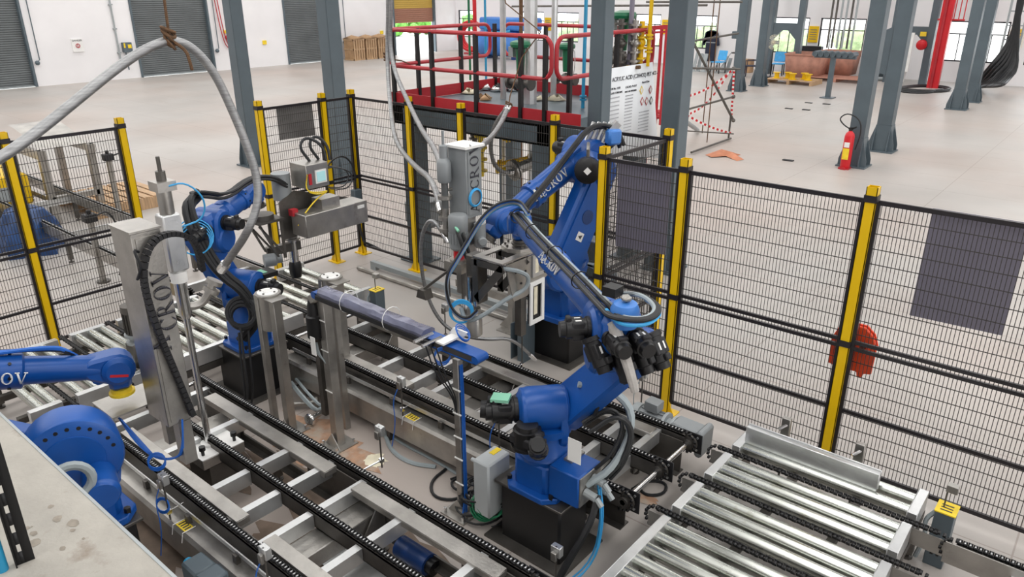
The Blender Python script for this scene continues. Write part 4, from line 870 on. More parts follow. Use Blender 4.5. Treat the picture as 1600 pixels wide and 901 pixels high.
MB().cyl((-5.86, 3.75, 1.62), (-5.86, 3.75, 1.86), .085, n=20).put('motor', 'grey_shell', tt)
for k in range(2): MB().tube([(-5.75, 4.0+.1*k, 1.94), (-5.78, 3.92+.1*k, 2.08), (-5.8, 4.02+.1*k, 2.16), (-5.75, 4.16+.05*k, 2.06), (-5.72, 4.16+.04*k, 1.92)], .014, 7, smooth=2).put('cable', 'cable_black', tt)
for k in range(2): MB().tube([(-5.62, 3.87, 1.86), (-5.6, 3.82, 1.72), (-5.6, 3.95, 1.66+.02*k), (-5.6, 4.08, 1.68), (-5.62, 3.95, 1.63), (-5.58, 3.76, 1.52), (-5.62, 3.72, 1.42)], .006, 6, smooth=2).put('cable', 'label_yellow', tt)
cables(tt, [(-5.62, 4.1, 1.7), (-5.6, 4.3, 1.66), (-5.62, 4.38, 1.8), (-5.66, 4.2, 1.88), (-5.7, 4.1, 1.86)], (2, .02), .006)
tc_ = V((-5.93, 3.84, 0))
MB().cyl(tc_+Z_*.98, tc_+Z_*1.28, .045, n=20).put('outlet_tube', 'polished', tt)
MB().lathe(tc_+Z_*.82, Z_, [(0, .05), (.05, .06), (.13, .06), (.16, .045)], 18).put('rubber_cone', 'black', tt)
MB().lathe(tc_+Z_*1.2, Z_, [(0, .075), (.015, .075), (.016, .05), (.06, .05), (.062, .08), (.08, .08)], 20).put('clamp_ring', 'steel', tt)
MB().cyl(tc_+V((.03, -.1, 1.33)), tc_+V((.12, .02, 1.33)), .035, n=14).box(tc_.x-.05, tc_.y-.05, 1.28, tc_.x+.06, tc_.y+.05, 1.5).put('valve', 'steel', tt)
MB().box(-5.72, 3.7, 1.5, -5.66, 3.76, 1.56).put('knob', 'red', tt)
MB().lathe((-5.9, 3.5, 1.08), (.2, .5, 0), [(0, .06), (.1, .06), (.12, .04), (.16, .04)], 14).put('regulator', 'grey_shell', tt)
MB().beam((-6.0, 3.6, 1.12), (-5.9, 3.9, 1.14), .06, .08).put('lower_arm_plate', 'steel_dark', tt)
# --- tall robot at the back
r3, h, sd, f, n = arm_robot('industrial_robot', 'tall blue robot standing at the far fence holding the grey filling column', (-3.95, 5.45, .46), (-3.99, 5.24, 1.02), (-3.92, 5.72, 1.84), (-4.1, 4.75, 1.52), (-4.16, 4.62, 1.36), 1.35, flip=1, text=1, rw=1.08, foff=.1)
el, wr = P((-3.92, 5.72, 1.95)), P((-4.1, 4.75, 1.52))
cables(r3, [wr+V((.1, .1, -.05)), wr+V((.14, .1, .08)), wr.lerp(el, .35)+V((.12, 0, .1)), wr.lerp(el, .7)+V((.1, 0, .22)), el+V((.12, -.1, .3)), el+V((.25, .1, .28)), el+V((.3, .15, .1))], (4, .03), .018)
b = MB(); 
for k in range(4): b.cyl(el+V((.05+.04*k, -.05+.03*k, .14)), el+V((.1+.04*k, .0+.03*k, .32)), .022, n=8)
b.beam(el+V((.2, .05, .2)), el+V((.28, .12, .32)), .08, .06); b.put('valve_block', 'steel_bright', r3)
MB().beam(el+V((.24, .0, .2)), el+V((.3, .12, .2)), .1, .14).put('cover', 'blue_light', r3, bevel=.02)
MB().box(-3.82, 5.5, 1.22, -3.62, 5.66, 1.23).put('cover_plate', 'steel_bright', r3)
for k in range(3): MB().tube([(-3.68, 5.5, 1.0), (-3.5, 5.5, 1.02-.03*k), (-3.36, 5.5, .98-.03*k), (-3.4, 5.48, .88), (-3.55, 5.5, .86)], .02, 7, smooth=2).put('hose', 'cable_grey', r3)
mq = pxd(918, 264, (el-O).length-.28); dq = (O-mq).normalized(); dq.z = .1; dq.normalize()
MB().lathe(mq-dq*.2, dq, [(0, .16), (.14, .16), (.16, .13), (.2, .1)], 22).put('elbow_boss', 'blue', r3)
o_ = MB().lathe(mq, dq, [(0, .11), (.04, .12), (.14, .115), (.16, .08)], 18).put('motor', 'black', r3); MB().cyl(mq+dq*.165, mq+dq*.168, .035, n=4).put('label', 'white', o_)
MB().tube([mq+dq*.1+Z_*.12, mq+dq*.12+Z_*.2, mq+Z_*.22-dq*.1], .016, 7, smooth=1).put('tubing', 'steel', r3)
# robot entering from the left edge
W4 = at(182, 572, 1.25); S4 = at(116, 716, 1.02); hd4 = V((.3, .954, 0)); sd4 = V((.954, -.3, 0)); q4 = ray(-270, 585); E4 = O+q4*((W4-O).dot(sd4)/q4.dot(sd4))
r4, h, sd, f, n = arm_robot('industrial_robot', 'bright blue robot reaching in from the left picture edge to the front column', (S4.x-.12, S4.y-.0, .55), S4, E4-V((0, 0, .17)), W4, W4+V((0, 0, -.2)), 1.2, flip=-1, text=None, hd=hd4, rw=1.18, foff=.12)
pedestal('black pedestal hidden under the robot at the left edge', S4.x-.35, S4.x+.1, S4.y-.2, S4.y+.2, .55, .03)
L4 = S4+sd*.25
u4 = (E4-S4).normalized(); C4 = pxd(116, 722, (S4-O).length-.34); v4 = Z_.cross(sd).normalized()
jc = MB().lathe(C4-sd*.2, sd, [(0, .225), (.17, .235), (.19, .225), (.2, .20)], 32).put('joint_cover', 'blue', r4)
MB().lathe(C4, sd, [(-.01, .15), (.006, .145)], 28).put('cover_disc', 'blue', jc)
b = MB()
for k in range(16): q = .2+k*.27; c = C4-sd*.004+(v4*math.cos(q)+Z_*math.sin(q))*.19; b.cyl(c-sd*.02, c+sd*.005, .011, n=8)
b.put('bolt_ring', 'black', jc)
c = S4+u4*.22+sd*.265-v4*.02*0+Z_*.12
for k in range(2): MB().prism([(-.045, -.035), (.045, -.035), (.045, .035), (-.045, .035)], S4+u4*(.40+.11*k)+sd*.262+Z_*.1, u4 if u4.dot(RT) > 0 else -u4, Z_, .004).put('sticker', 'white', r4, 'white warning sticker')
M4 = pxd(162, 778, 4.35); MB().lathe(M4-sd*.3, sd, [(0, .08), (.26, .085), (.27, .075), (.29, .07)], 24).put('lower_motor', 'blue', r4); MB().cyl(S4-Z_*.15-sd*.28, M4-sd*.32, .13, .09, n=18).put('lower_drum', 'blue', r4)
b = MB(); [b.torus(pxd(112, 752, 4.35-.03*k), sd, .085+.006*k, .02, 20, 7) for k in range(2)]; b.put('hose_loop', 'cable_grey', r4)
fo = (W4-E4).normalized(); up4 = sd.cross(fo); up4 = up4 if up4.z > 0 else -up4; Lf4 = (W4-E4).length
tw = aty(-38, 590, at(0, 572, 1.3).y); D4 = (at(0, 572, 1.0)-O).normalized()
# lettering on the forearm, facing the aisle
t0 = E4+fo*(Lf4*.66-.40)+sd*.106-up4*.045
lettering('AeCROV', t0, fo, up4, .085, 'white', r4, th=.012)
for k in range(3): MB().tube([E4+fo*(Lf4*.5)+up4*.11+sd*.02*k, E4+fo*(Lf4*.75)+up4*(.12+.01*k), W4-fo*.25+up4*.1, W4-fo*.15-up4*.02-sd*.12, W4-fo*.1-up4*.16-sd*.05, W4-up4*.12-sd*.16], .012, 7, smooth=2).put('cable', ('cable_black', 'cable_blue', 'cable_blue')[k], r4)
MB().prism([(-.05, -.008), (.05, -.008), (.05, .008), (-.05, .008)], W4+sd*.104+V((0, 0, -.02)), fo, up4, .003).put('red_label', 'red_bright', r4)
# ================================================================ FILLING COLUMNS
def stainless_column(lb, x0, x1, y0, y1, z0, z1, m):
    t = thing('filling_machine', lb, 'filling head', ((x0+x1)/2, (y0+y1)/2, z0))
    MB().box(x0, y0, z0, x1, y1, z1).put('housing', m, t, bevel=.004)
    MB().box(x0-.006, y0-.006, z1, x1+.006, y1+.006, z1+.012).put('lid', m, t)
    MB().box(x1, y0+.02, z0+.03, x1+.006, y1-.02, z1-.03).put('front_plate', m, t)
    return t
c1 = stainless_column('tall steel filling column in the left foreground with black cable chain', -4.37, -4.12, 1.66, 1.83, .92, 2.15, 'steel')
lettering('CROV', (-4.105, 1.82, 1.54), (0, 0, 1), (0, -1, 0), .10, 'ink', c1)
lettering('A', (-4.105, 1.76, 1.42), (0, 0, 1), (0, -1, 0), .10, 'ink', c1)
# cable chain looping over the top and down the front
pts = [(-4.08, 1.80, .96), (-4.08, 1.75, 1.25), (-4.08, 1.685, 1.6), (-4.08, 1.66, 1.9), (-4.07, 1.71, 2.06), (-4.07, 1.79, 2.12), (-4.09, 1.9, 2.11), (-4.13, 2.01, 2.04), (-4.18, 2.06, 1.92), (-4.22, 2.08, 1.8)]
b = MB(); P_ = [V(p) for p in pts]
Q = P_
for _ in range(2): Q = [Q[0]]+[w for i in range(len(Q)-1) for w in (Q[i]*.75+Q[i+1]*.25, Q[i]*.25+Q[i+1]*.75)]+[Q[-1]]
acc = 0
for i in range(len(Q)-1):
    d = Q[i+1]-Q[i]; L = d.length; acc += L; k = max(1, int(L/.028))
    for j in range(k): p = Q[i]+d*(j/k); q = Q[i]+d*((j+.86)/k); b.beam(p, q, .03, .042, X_)
b.put('cable_chain', 'black_matt', c1, 'black cable chain', kind='stuff')
MB().tube([(-4.1, 1.68, 2.05), (-4.07, 1.64, 2.08), (-4.05, 1.66, 1.98), (-4.09, 1.64, 1.9)], .008, 6, smooth=2).put('cable', 'cable_black', c1)
MB().box(-4.32, 1.7, .72, -4.26, 1.76, .92).box(-4.2, 1.72, .62, -4.12, 1.80, .92).put('lower_bracket', 'steel', c1)
MB().box(-4.66, 1.45, .98, -4.37, 1.84, .99).box(-4.66, 1.45, .86, -4.65, 1.84, .98).box(-4.45, 1.44, .80, -4.37, 1.46, .98).put('mount_plate', 'steel', c1)
for k in range(4): MB().tube([(-4.42+.01*k, 1.5, .95), (-4.35, 1.55+.01*k, .75), (-4.28, 1.62, .64), (-4.16, 1.7+.01*k, .66), (-4.1, 1.72, .8), (-4.1, 1.74, .95)], .006, 6, smooth=2).put('cable', 'cable_blue', c1)
b = MB(); [b.torus((-4.25, 1.6, .64+.01*k), (.8, -.5, .2), .05, .005, 16, 5) for k in range(3)]; b.put('cable_coil', 'cable_blue', c1)
# lance cylinder beside it
l = thing('filling_lance', 'polished vertical filling lance with steel cylinder head beside the column', 'filling lance', (-4.6, 2.1, .56))
L0 = aty(322, 690, 2.1); Lm = aty(291, 480, 2.1); La = aty(284, 420, 2.1); Lb = aty(268, 340, 2.1); Lx = L0.x+.04; 
def LZ(z): return V((Lx, 2.1, z))
z0, zm, za, zb = L0.z, Lm.z, La.z, Lb.z
MB().cyl(LZ(z0), LZ(zm+.1), .022, n=16).put('lance_tube', 'polished', l)
MB().lathe(LZ(zm-.08), Z_, [(0, .03), (.04, .042), (.42, .042), (.44, .05), (.52, .05)], 20).put('barrel', 'polished', l)
MB().box(Lx-.06, 2.04, za-.02, Lx+.05, 2.16, zb+.02).put('head_block', 'steel_bright', l, bevel=.01)
MB().cyl(LZ(za-.1), LZ(za-.03), .052, n=18).put('label_band', 'white', l)
MB().cyl(LZ(zb+.02), LZ(zb+.2), .045, n=16).box(Lx-.06, 2.04, zb+.17, Lx+.06, 2.16, zb+.23).put('pneumatic_cylinder', 'steel', l)
MB().cyl(LZ(zb+.23), LZ(zb+.29), .03, n=10).cyl(LZ(zb+.29), LZ(zb+.38), .013, n=8).put('piston_rod', 'steel_dark', l)
MB().tube([LZ(zb+.2)+X_*.05, LZ(zb+.22)+V((.1, .1, 0)), LZ(zb+.1)+V((.12, .2, 0)), LZ(zb-.05)+V((.06, .2, 0)), LZ(zb-.08)+V((.02, .08, 0))], .006, 6, smooth=2).put('hose', 'cable_sky', l)
MB().cyl(LZ(z0-.0), LZ(z0+.02), .055, n=20).put('foot_ring', 'white', l)
MB().tube([LZ(zm+.0), LZ(zm)+V((.02, .1, -.02)), LZ(zm)+V((.04, .16, .05)), LZ(zm)+V((.05, .2, .12))], .028, 10, smooth=2).put('elbow_pipe', 'steel', l)
for k in (0, 1): MB().cyl(LZ(zm)+V((.045, .17+.03*k, .06+.05*k)), LZ(zm)+V((.05, .185+.03*k, .085+.05*k)), .055, n=18).put('flange', 'steel', l)
sbx = thing('spill_box', 'shallow steel box with white top under the filling lance', 'box', (Lx, 2.1, .3))
MB().box(Lx-.14, 1.96, .3, Lx+.16, 2.28, z0-.005).put('box_body', 'steel', sbx, bevel=.004); MB().box(Lx-.14, 1.96, z0-.005, Lx+.16, 2.28, z0).put('lid', 'white', sbx)
for y in (2.0, 2.24): MB().cyl((Lx+.1, y, z0), (Lx+.1, y, z0+.05), .012, n=8).cyl((Lx+.1, y, z0+.04), (Lx+.1, y, z0+.07), .022, n=10).put('star_knob', 'black', sbx)
MB().box(Lx-.14, 2.0, .14, Lx+.16, 2.24, .3).put('support', 'steel_dark', sbx)
# grey column held by the tall robot
X0, Y0 = -4.22, 4.45
c2 = stainless_column('grey filling column with pump and motor held by the tall robot', X0-.1, X0+.1, Y0-.11, Y0+.08, 1.62, 2.2, 'grey_shell')
MB().box(X0-.12, Y0-.13, 2.2, X0+.12, Y0+.1, 2.22).put('cap', 'white', c2); lettering('CROV', (X0+.11, Y0+.03, 1.86), (0, 0, 1), (0, -1, 0), .10, 'ink', c2); lettering('A', (X0+.11, Y0+.03, 1.66), (0, 0, 1), (0, -1, 0), .1, 'ink', c2)
b = MB(); [b.torus((X0+.115+.004*k, Y0-.02, 1.79), (1, 0, 0), .075-.004*k, .006, 20, 5) for k in range(3)]; b.put('hose_coil', 'cable_sky', c2, 'coiled light blue hose')
xx, yy = X0-.08, Y0-.18
MB().cyl((xx, yy, 1.7), (xx, yy, 2.0), .03, n=12).lathe((xx, yy, 1.92), Z_, [(0, .05), (.02, .06), (.16, .06), (.18, .05), (.2, .035), (.3, .035), (.31, .012), (.42, .012)], 16).put('actuator', 'grey_shell', c2)
for z in (1.5, 1.6, 1.78): MB().cyl((xx, yy, z), (xx, yy, z+.03), .06, n=16).put('pipe_flange', 'steel', c2)
MB().cyl((xx, yy, 1.4), (xx, yy, 1.92), .03, n=12).cyl((xx, yy, 1.62), (X0-.05, Y0, 1.62), .012, n=8).cyl((xx, yy, 1.85), (X0-.05, Y0, 1.85), .012, n=8).put('pipe', 'steel', c2)
mx, my = X0+.08, Y0-.2
MB().lathe((mx, my, 1.38), Z_, [(0, .06), (.02, .075), (.16, .078), (.17, .082), (.28, .082), (.3, .07), (.305, .03)], 20).put('motor', 'grey_shell', c2, 'grey fan-cooled motor')
b = MB(); [b.beam(V((mx, my, 1.44))+V((math.cos(q), math.sin(q), 0))*.078, V((mx, my, 1.53))+V((math.cos(q), math.sin(q), 0))*.078, .004, .014) for q in [i*PI/9 for i in range(18)]]; b.put('cooling_fin', 'grey_shell', c2)
MB().cyl((mx, my, 1.28), (mx, my, 1.38), .045, n=14).put('coupling', 'red_bright', c2, 'red coupling')
MB().box(mx-.1, my-.08, 1.2, mx+.1, my+.1, 1.28).cyl((mx, my, 1.27), (mx, my, 1.3), .08, n=16).put('pump_plate', 'steel', c2)
for s in (-1, 1): MB().cyl((mx+.08*s, my-.05, .95), (mx+.08*s, my-.05, 1.22), .01, n=8).put('guide_rod', 'steel_dark', c2)
MB().box(X0-.06, Y0-.1, .92, X0+.06, Y0+.04, 1.62).put('rear_beam', 'steel', c2, bevel=.006)
MB().lathe((X0, Y0-.03, .62), Z_, [(0, .025), (.08, .03), (.1, .06), (.2, .06), (.22, .05), (.34, .05)], 18).put('nozzle', 'polished', c2)
MB().cyl((X0+.12, Y0+.02, 1.36), (X0+.12, Y0+.02, 1.56), .05, n=16).lathe((X0+.12, Y0+.02, 1.42), (1, -.6, 0), [(0, .04), (.08, .04), (.09, .03)], 12).put('valve', 'grey_shell', c2)
for k in range(2): MB().tube([(mx+.05, my-.06+.05*k, 1.56), (mx+.1, my-.08+.05*k, 1.5), (mx+.12, my-.05+.05*k, 1.35), (mx+.2, my+.05, 1.18), (mx+.4, my+.1, 1.16), wr+V((0, .0, -.12))], .016, 7, smooth=3).put('cable', 'cable_black', c2)
MB().tube([(mx+.05, my-.02, 1.57), (mx+.02, my-.06, 1.6), (mx+.08, my-.08, 1.57)], .012, 6, smooth=1).put('gland', 'green_light', c2)
MB().prism([(-.06, 0), (.06, 0), (.035, .08), (-.035, .08)], (X0-.2, Y0-.35, .92), X_, Z_, .09).put('sensor_shoe', 'steel_dark', c2); MB().beam((X0-.2, Y0-.35, 1.0), (mx-.05, my, 1.22), .03, .02).put('sensor_arm', 'steel_dark', c2)
# ================================================================ HOSES
def hose(lb, pts, r, m='hose_steel', cat='hose', name='braided_hose', ends=True, group=None):
    t = thing(name, lb, cat, V(pts[len(pts)//2]), group)
    MB().tube(pts, r, 12, smooth=3).put('hose_body', m, t)
    if ends:
        for a, c in ((pts[0], pts[1]), (pts[-1], pts[-2])):
            a, c = V(a), V(c); d = (c-a).normalized(); r0 = r if not isinstance(r, (list, tuple)) else r[0 if a == V(pts[0]) else 1]; MB().lathe(a-d*.01, d, [(0, r0*1.35), (.09, r0*1.35), (.1, r0*1.02)], 14).put('ferrule', 'polished', t)
    return t
A = []
for (x, y, dd) in ((-60, 275, 3.9), (0, 248, 4.0), (60, 205, 4.1), (130, 148, 4.3), (190, 100, 4.5), (235, 72, 4.65), (268, 62, 4.75), (300, 72, 4.8), (335, 112, 4.85), (362, 170, 4.9), (385, 225, 4.92), (402, 275, 4.95), (404, 320, 4.95), (385, 366, 4.95), (350, 405, 4.95), (322, 436, 4.9)): A.append(pxd(x, y, dd))
A[-1] = LZ(zm)+V((.06, .27, .2)); A[-2] = A[-1].lerp(A[-3], .5)
hose('thick steel braided hose arching from the left edge to the filling lance', A, .025)
b = MB(); k0 = pxd(265, 62, 4.73); b.tube([k0+Z_*.02, k0+V((.02, 0, .3)), k0+V((.04, 0, 1.4)), V((k0.x, k0.y, 9))], .008, 7)
for k in range(5): b.torus(k0+V((0, 0, -.02+.018*k)), (.2+.5*(k % 2), .4, 1 if k > 2 else .3), .036, .009, 14, 6)
b.tube([k0, k0+V((.03, .02, -.02)), k0+V((.07, .05, -.06)), k0+V((.09, .05, -.12)), k0+V((.08, .06, -.16))], .009, 6, smooth=1)
b.put('hanging_rope', 'rope', None, 'brown rope knotted round the top of the arching hose', 'rope')
kn = aty(608, 92, 6.3)
top = aty(612, -8, 6.25)
col_top = V((X0-.1, Y0-.18, 2.04))
hose('steel braided hose from the platform corner to the top of the filling column', [top+V((0, 0, .8)), top, kn, aty(640, 165, 6.0), aty(660, 205, 5.4), aty(680, 232, 4.8), V((xx-.03, yy+.02, 1.98))], .026, group='braided hoses of the rear column')
hose('steel braided hose from the platform corner to the lower side of the column', [top+V((-.05, 0, .8)), top+X_*-.05, kn+X_*-.04, aty(610, 170, 6.0), aty(618, 225, 5.5), aty(650, 262, 4.9), aty(676, 280, 4.45), V((xx-.06, yy+.01, 1.66))], .026, group='braided hoses of the rear column')
b = MB(); 
for k in range(5): b.torus(kn+V((-.02, 0, .02*k-.02)), (.3*(k % 2), .2, 1), .05, .009, 14, 5)
b.tube([kn, aty(628, 95, 6.45), aty(640, 100, 6.45)], .008, 5); b.put('tie_rope', 'rope', None, 'brown rope tying the hoses to the platform rail corner', 'rope')
hk = aty(795, 165, 6.1)
hose('pale steel hose hanging from a rope behind the filling column', [hk, aty(782, 195, 5.8), aty(765, 218, 5.3), aty(745, 233, 4.8), (X0+.02, Y0+.08, 2.12)], .026, group='braided hoses of the rear column')
hose('narrow steel hose looping from the rope down to the pipe end', [hk, aty(772, 195, 6.2), aty(766, 225, 6.3), aty(770, 255, 6.4), aty(785, 270, 6.5), aty(800, 268, 6.7)], .024, group='braided hoses of the rear column')
hose('steel hose looping down from the column pump to the floor', [(mx-.12, my, 1.42), aty(675, 338, 4.25), aty(660, 360, 4.25), aty(656, 400, 4.25), aty(664, 455, 4.3), aty(685, 500, 4.4), aty(715, 523, 4.5), aty(760, 531, 4.6), aty(800, 527, 4.8), V((-3.95, 5.05, .1))], .017, group='braided hoses of the rear column')
b = MB().tube([hk, aty(797, 150, 6.2), aty(815, 90, 6.4), aty(845, 50, 6.6), aty(790, 5, 6.8), aty(780, -60, 7)], .007, 5); [b.torus(hk+Z_*.015*k, (.3, .2*k, 1), .035, .008, 12, 5) for k in range(3)]; b.put('hanging_rope', 'rope', None, 'thin brown rope holding the pale hose above the filling column', 'rope')
# ---- foreground slab, slotted angle and pipe
sl = thing('mezzanine_ledge', 'stained concrete ledge with a metal edge strip in the bottom left corner', 'ledge', (-3.6, -.2, 0))
MB().box(-6.5, -1.2, 1.66, -.9, .68, 1.8).put('slab', 'slab', sl); MB().box(-6.5, .68, 1.66, -.9, .69, 1.802).box(-6.5, .69, 1.66, -.9, .74, 1.668).put('edge_strip', 'grey_light', sl)
for x in (-6.2, -1.2): MB().box(x-.1, .3, 0, x+.1, .5, 1.66).put('support', 'grey_paint', sl)
b = MB(); r = random.Random(3)
for i in range(34):
    p = at(r.uniform(40, 250), r.uniform(715, 890), 1.8)
    if p.y < .6: q = r.uniform(.003, .012) if i > 6 else r.uniform(.012, .02); k = 9; b.add([(p.x+q*1.3*math.cos(a)*r.uniform(.7, 1.2), p.y+q*math.sin(a)*r.uniform(.7, 1.2), 1.8008) for a in [2*PI*j/k for j in range(k)]], [tuple(range(k))])
b.put('stain', 'slab_stain', sl, kind='stuff', smooth=0)
pa = at(34, 880, 1.8); t = thing('slotted_angle', 'black upright slotted steel angle at the bottom left corner', 'steel angle', (pa.x, pa.y, 1.8)); hx = V((pa.x, pa.y, 0)).normalized(); sx = V((-hx.y, hx.x, 0)); b = MB()
b.beam(pa-sx*.022, pa-sx*.022+Z_*1.4, .026, .004, hx).beam(pa+sx*.008, pa+sx*.008+Z_*1.4, .014, .004, hx)
for k in range(20): b.beam(pa-sx*.004+Z_*(.07*k), pa-sx*.004+Z_*(.07*k+.042), .012, .004, hx)
b.beam(pa+sx*.014-hx*.0, pa+sx*.014+Z_*1.4, .004, .03, hx); b.put('angle_profile', 'black_matt', t, smooth=0)
pb = at(4, 890, 1.8); MB().cyl(pb, pb+Z_*1.4, .017, n=14).put('riser_pipe', 'cyan', None, 'bright blue upright pipe at the left picture edge', 'pipe')
# ---- left outside the fence
# ================================================================ BEYOND THE LEFT FENCE
p = at(60, 395); b = MB(); r = random.Random(5); n = 18; rings = [(0, .36), (.2, .34), (.4, .3), (.58, .22), (.66, .06)]; vs = []
for z, q in rings:
    for i in range(n): a = 2*PI*i/n; k = q*(1+.22*math.sin(a*5+z*4)+r.uniform(-.08, .08)); vs.append((p.x-.2+k*1.1*math.cos(a), p.y+k*math.sin(a), z))
b.add(vs, [(i*n+j, i*n+(j+1) % n, (i+1)*n+(j+1) % n, (i+1)*n+j) for i in range(len(rings)-1) for j in range(n)]+[tuple(range((len(rings)-1)*n, len(rings)*n))]); b.put('tarpaulin_bundle', 'tarp', None, 'crumpled dark blue tarpaulin bundle on the floor behind the fence', 'tarpaulin')
def pallet(lb, x0, x1, y0, y1, h=.13, m='wood', z=0):
    t = thing('wooden_pallet', lb, 'pallet', ((x0+x1)/2, (y0+y1)/2, z)); n = 8
    for k in range(n): a = y0+(y1-y0)*(k+.1)/n; MB().box(x0, a, z+h-.02, x1, a+(y1-y0)*.75/n, z+h).put('plank', m, t)
    for k in range(3): a = x0+(x1-x0-.1)*k/2; MB().box(a, y0, z, a+.1, y1, z+h-.02).put('bearer', m, t)
    return t
c = at(160, 325); pallet('bare wooden pallet on the floor behind the left mesh fence', c.x-.75, c.x+.65, c.y-.4, c.y+.9, .2)
def sensor_post(lb, px, py, ht, px2=None):
    c = at(px, py); t = thing('sensor_post', lb, 'post', c)
    MB().box(c.x-.03, c.y-.03, 0, c.x+.03, c.y+.03, ht).put('post', 'steel', t); MB().cyl((c.x, c.y, 0), (c.x, c.y, .02), .08, n=14).put('foot', 'steel_dark', t)
    MB().box(c.x-.06, c.y-.07, ht, c.x+.06, c.y+.07, ht+.1).cyl((c.x, c.y, ht+.1), (c.x, c.y, ht+.15), .025, n=10).put('sensor_head', 'black_matt', t, bevel=.008)
    MB().tube([(c.x, c.y+.07, ht+.06), (c.x, c.y+.25, ht+.1), (c.x, c.y+.35, ht*.5), (c.x, c.y+.2, .03)], .012, 6, smooth=2).put('cable', 'cable_black', t)
sensor_post('upright sensor post with black head in front of the outside pallet', 190, 350, 1.0)
sensor_post('upright sensor post with black head nearer than the pallet', 162, 440, .78)
c = at(20, 345); t = thing('yellow_machine', 'yellow and grey machine box behind the fence at the left edge', 'machine', (c.x, c.y, 0))
MB().box(c.x-.7, c.y-.6, .3, c.x+.4, c.y+.25, .78).put('cover', 'yellow', t, bevel=.04); MB().box(c.x+.4, c.y-.35, .4, c.x+.42, c.y+.1, .62).put('panel', 'grey_light', t); MB().box(c.x-.7, c.y-.6, 0, c.x+.4, c.y+.25, .3).put('base', 'steel_dark', t)
c = at(90, 350); t = thing('machine_frame', 'grey steel lift frame with curved guard behind the outside conveyor', 'frame', (c.x, c.y, 0))
for dx, dy in ((0, 0), (-1.3, 0), (0, .7), (-1.3, .7)): MB().box(c.x+dx-.05, c.y+dy-.05, 0, c.x+dx+.05, c.y+dy+.05, 1.15).put('leg', 'steel', t)
MB().box(c.x-1.4, c.y-.06, 1.02, c.x+.06, c.y+.0, 1.15).box(c.x-1.4, c.y+.7, 1.02, c.x+.06, c.y+.76, 1.15).put('top_rail', 'steel', t)
for z in (.35,): MB().box(c.x-.05, c.y, z, c.x+.05, c.y+.7, z+.08).box(c.x-1.35, c.y-.03, z, c.x, c.y+.03, z+.08).put('tie_rail', 'steel', t)
b = MB(); k = 8; b.add([v for i in range(k+1) for v in ((c.x-1.2+1.1*i/k, c.y, 1.15+.25*math.sin(PI*.5*(1-i/k)+.0)), (c.x-1.2+1.1*i/k, c.y+.7, 1.15+.25*math.sin(PI*.5*(1-i/k))))], [(2*i, 2*i+1, 2*i+3, 2*i+2) for i in range(k)]); b.put('curved_guard', 'steel', t)
# floor-mounted channel along the rear fence
MB().box(-7.3, 5.84, .05, -3.9, 5.9, .11).box(-7.3, 5.84, .0, -7.2, 5.9, .05).box(-5.6, 5.84, .0, -5.5, 5.9, .05).box(-4.1, 5.84, .0, -4.0, 5.9, .05).put('cable_tray', 'grey_light', None, 'long grey cable tray on the floor before the rear fence', 'cable tray')
MB().cyl((-7.4, 5.72, .03), (-4.3, 5.72, .03), .028, n=10).put('floor_pipe', 'steel', None, 'pale pipe lying on the floor beside the cable tray', 'pipe')
# cable box on the mesh door
c = atx(556, 310, -7.84); t = thing('door_switch', 'grey switch box with a black cable hanging on the corner fence', 'switch', c-Z_*.1)
MB().box(-7.87, c.y-.06, c.z-.13, -7.78, c.y+.06, c.z+.13).put('box', 'grey_paint', t, bevel=.008)
MB().tube([(-7.83, c.y, c.z+.13), (-7.8, c.y, c.z+.4), (-7.8, c.y-.15, c.z+.62), (-7.8, c.y-.4, c.z+.58), (-7.82, c.y-.5, c.z+.35)], .012, 6, smooth=2).tube([(-7.83, c.y, c.z-.12), (-7.8, c.y+.02, c.z-.6), (-7.76, c.y+.1, .15), (-7.6, c.y+.2, .06)], .016, 7, smooth=2).put('cable', 'cable_black', t)
# small steel stand behind the rear column and grey boxes near the big pedestal
c = at(800, 515); t = thing('support_stand', 'thin steel support stand with foot plate before the rear fence', 'stand', c)
MB().box(c.x-.03, c.y-.03, 0, c.x+.03, c.y+.03, .95).put('post', 'steel', t); MB().box(c.x-.12, c.y-.12, 0, c.x+.12, c.y+.12, .012).prism([(0, 0), (-.14, 0), (0, .16)], (c.x-.03, c.y, .01), X_, Z_, .01).put('base_plate', 'steel', t)
MB().beam(c+Z_*.35, c+V((-.8, .0, .35)), .05, .08).put('arm', 'steel', t)
c = at(818, 560); t = thing('trunking_stub', 'short grey-blue cable trunking stub beside the large black pedestal', 'trunking', (c.x, c.y, 0))
MB().box(c.x-.02, c.y-.07, 0, c.x+.05, c.y-.055, .42).box(c.x+.05, c.y-.07, 0, c.x+.06, c.y+.1, .42).put('channel', 'grey_paint', t); MB().box(c.x-.05, c.y-.02, .12, c.x+.045, c.y+.12, .44).put('box', 'grey_paint', t, bevel=.004)
MB().box(c.x-.1, c.y-.08, 0, c.x-.09, c.y+.1, .38).box(c.x-.1, c.y+.09, 0, c.x+.02, c.y+.1, .38).put('channel', 'grey_paint', t)
# grey control box at the front pedestal
t = thing('control_box', 'pale grey box with pipe notches hanging on the front pedestal', 'box', (-2.76, 3.1, .2)); MB().box(-2.84, 2.98, .14, -2.70, 3.2, .56).put('housing', 'grey_box', t, bevel=.012)
for k in range(3): MB().cyl((-2.86, 3.04+.06*k, .5-.1*k), (-2.9, 3.04+.06*k, .5-.1*k), .014, n=8).put('cable_gland', 'grey_box', t)
MB().box(-2.8, 3.1, .56, -2.76, 3.18, .564).put('label', 'label_yellow', t); MB().box(-2.74, 3.06, .1, -2.71, 3.16, .4).put('bracket', 'steel_dark', t)
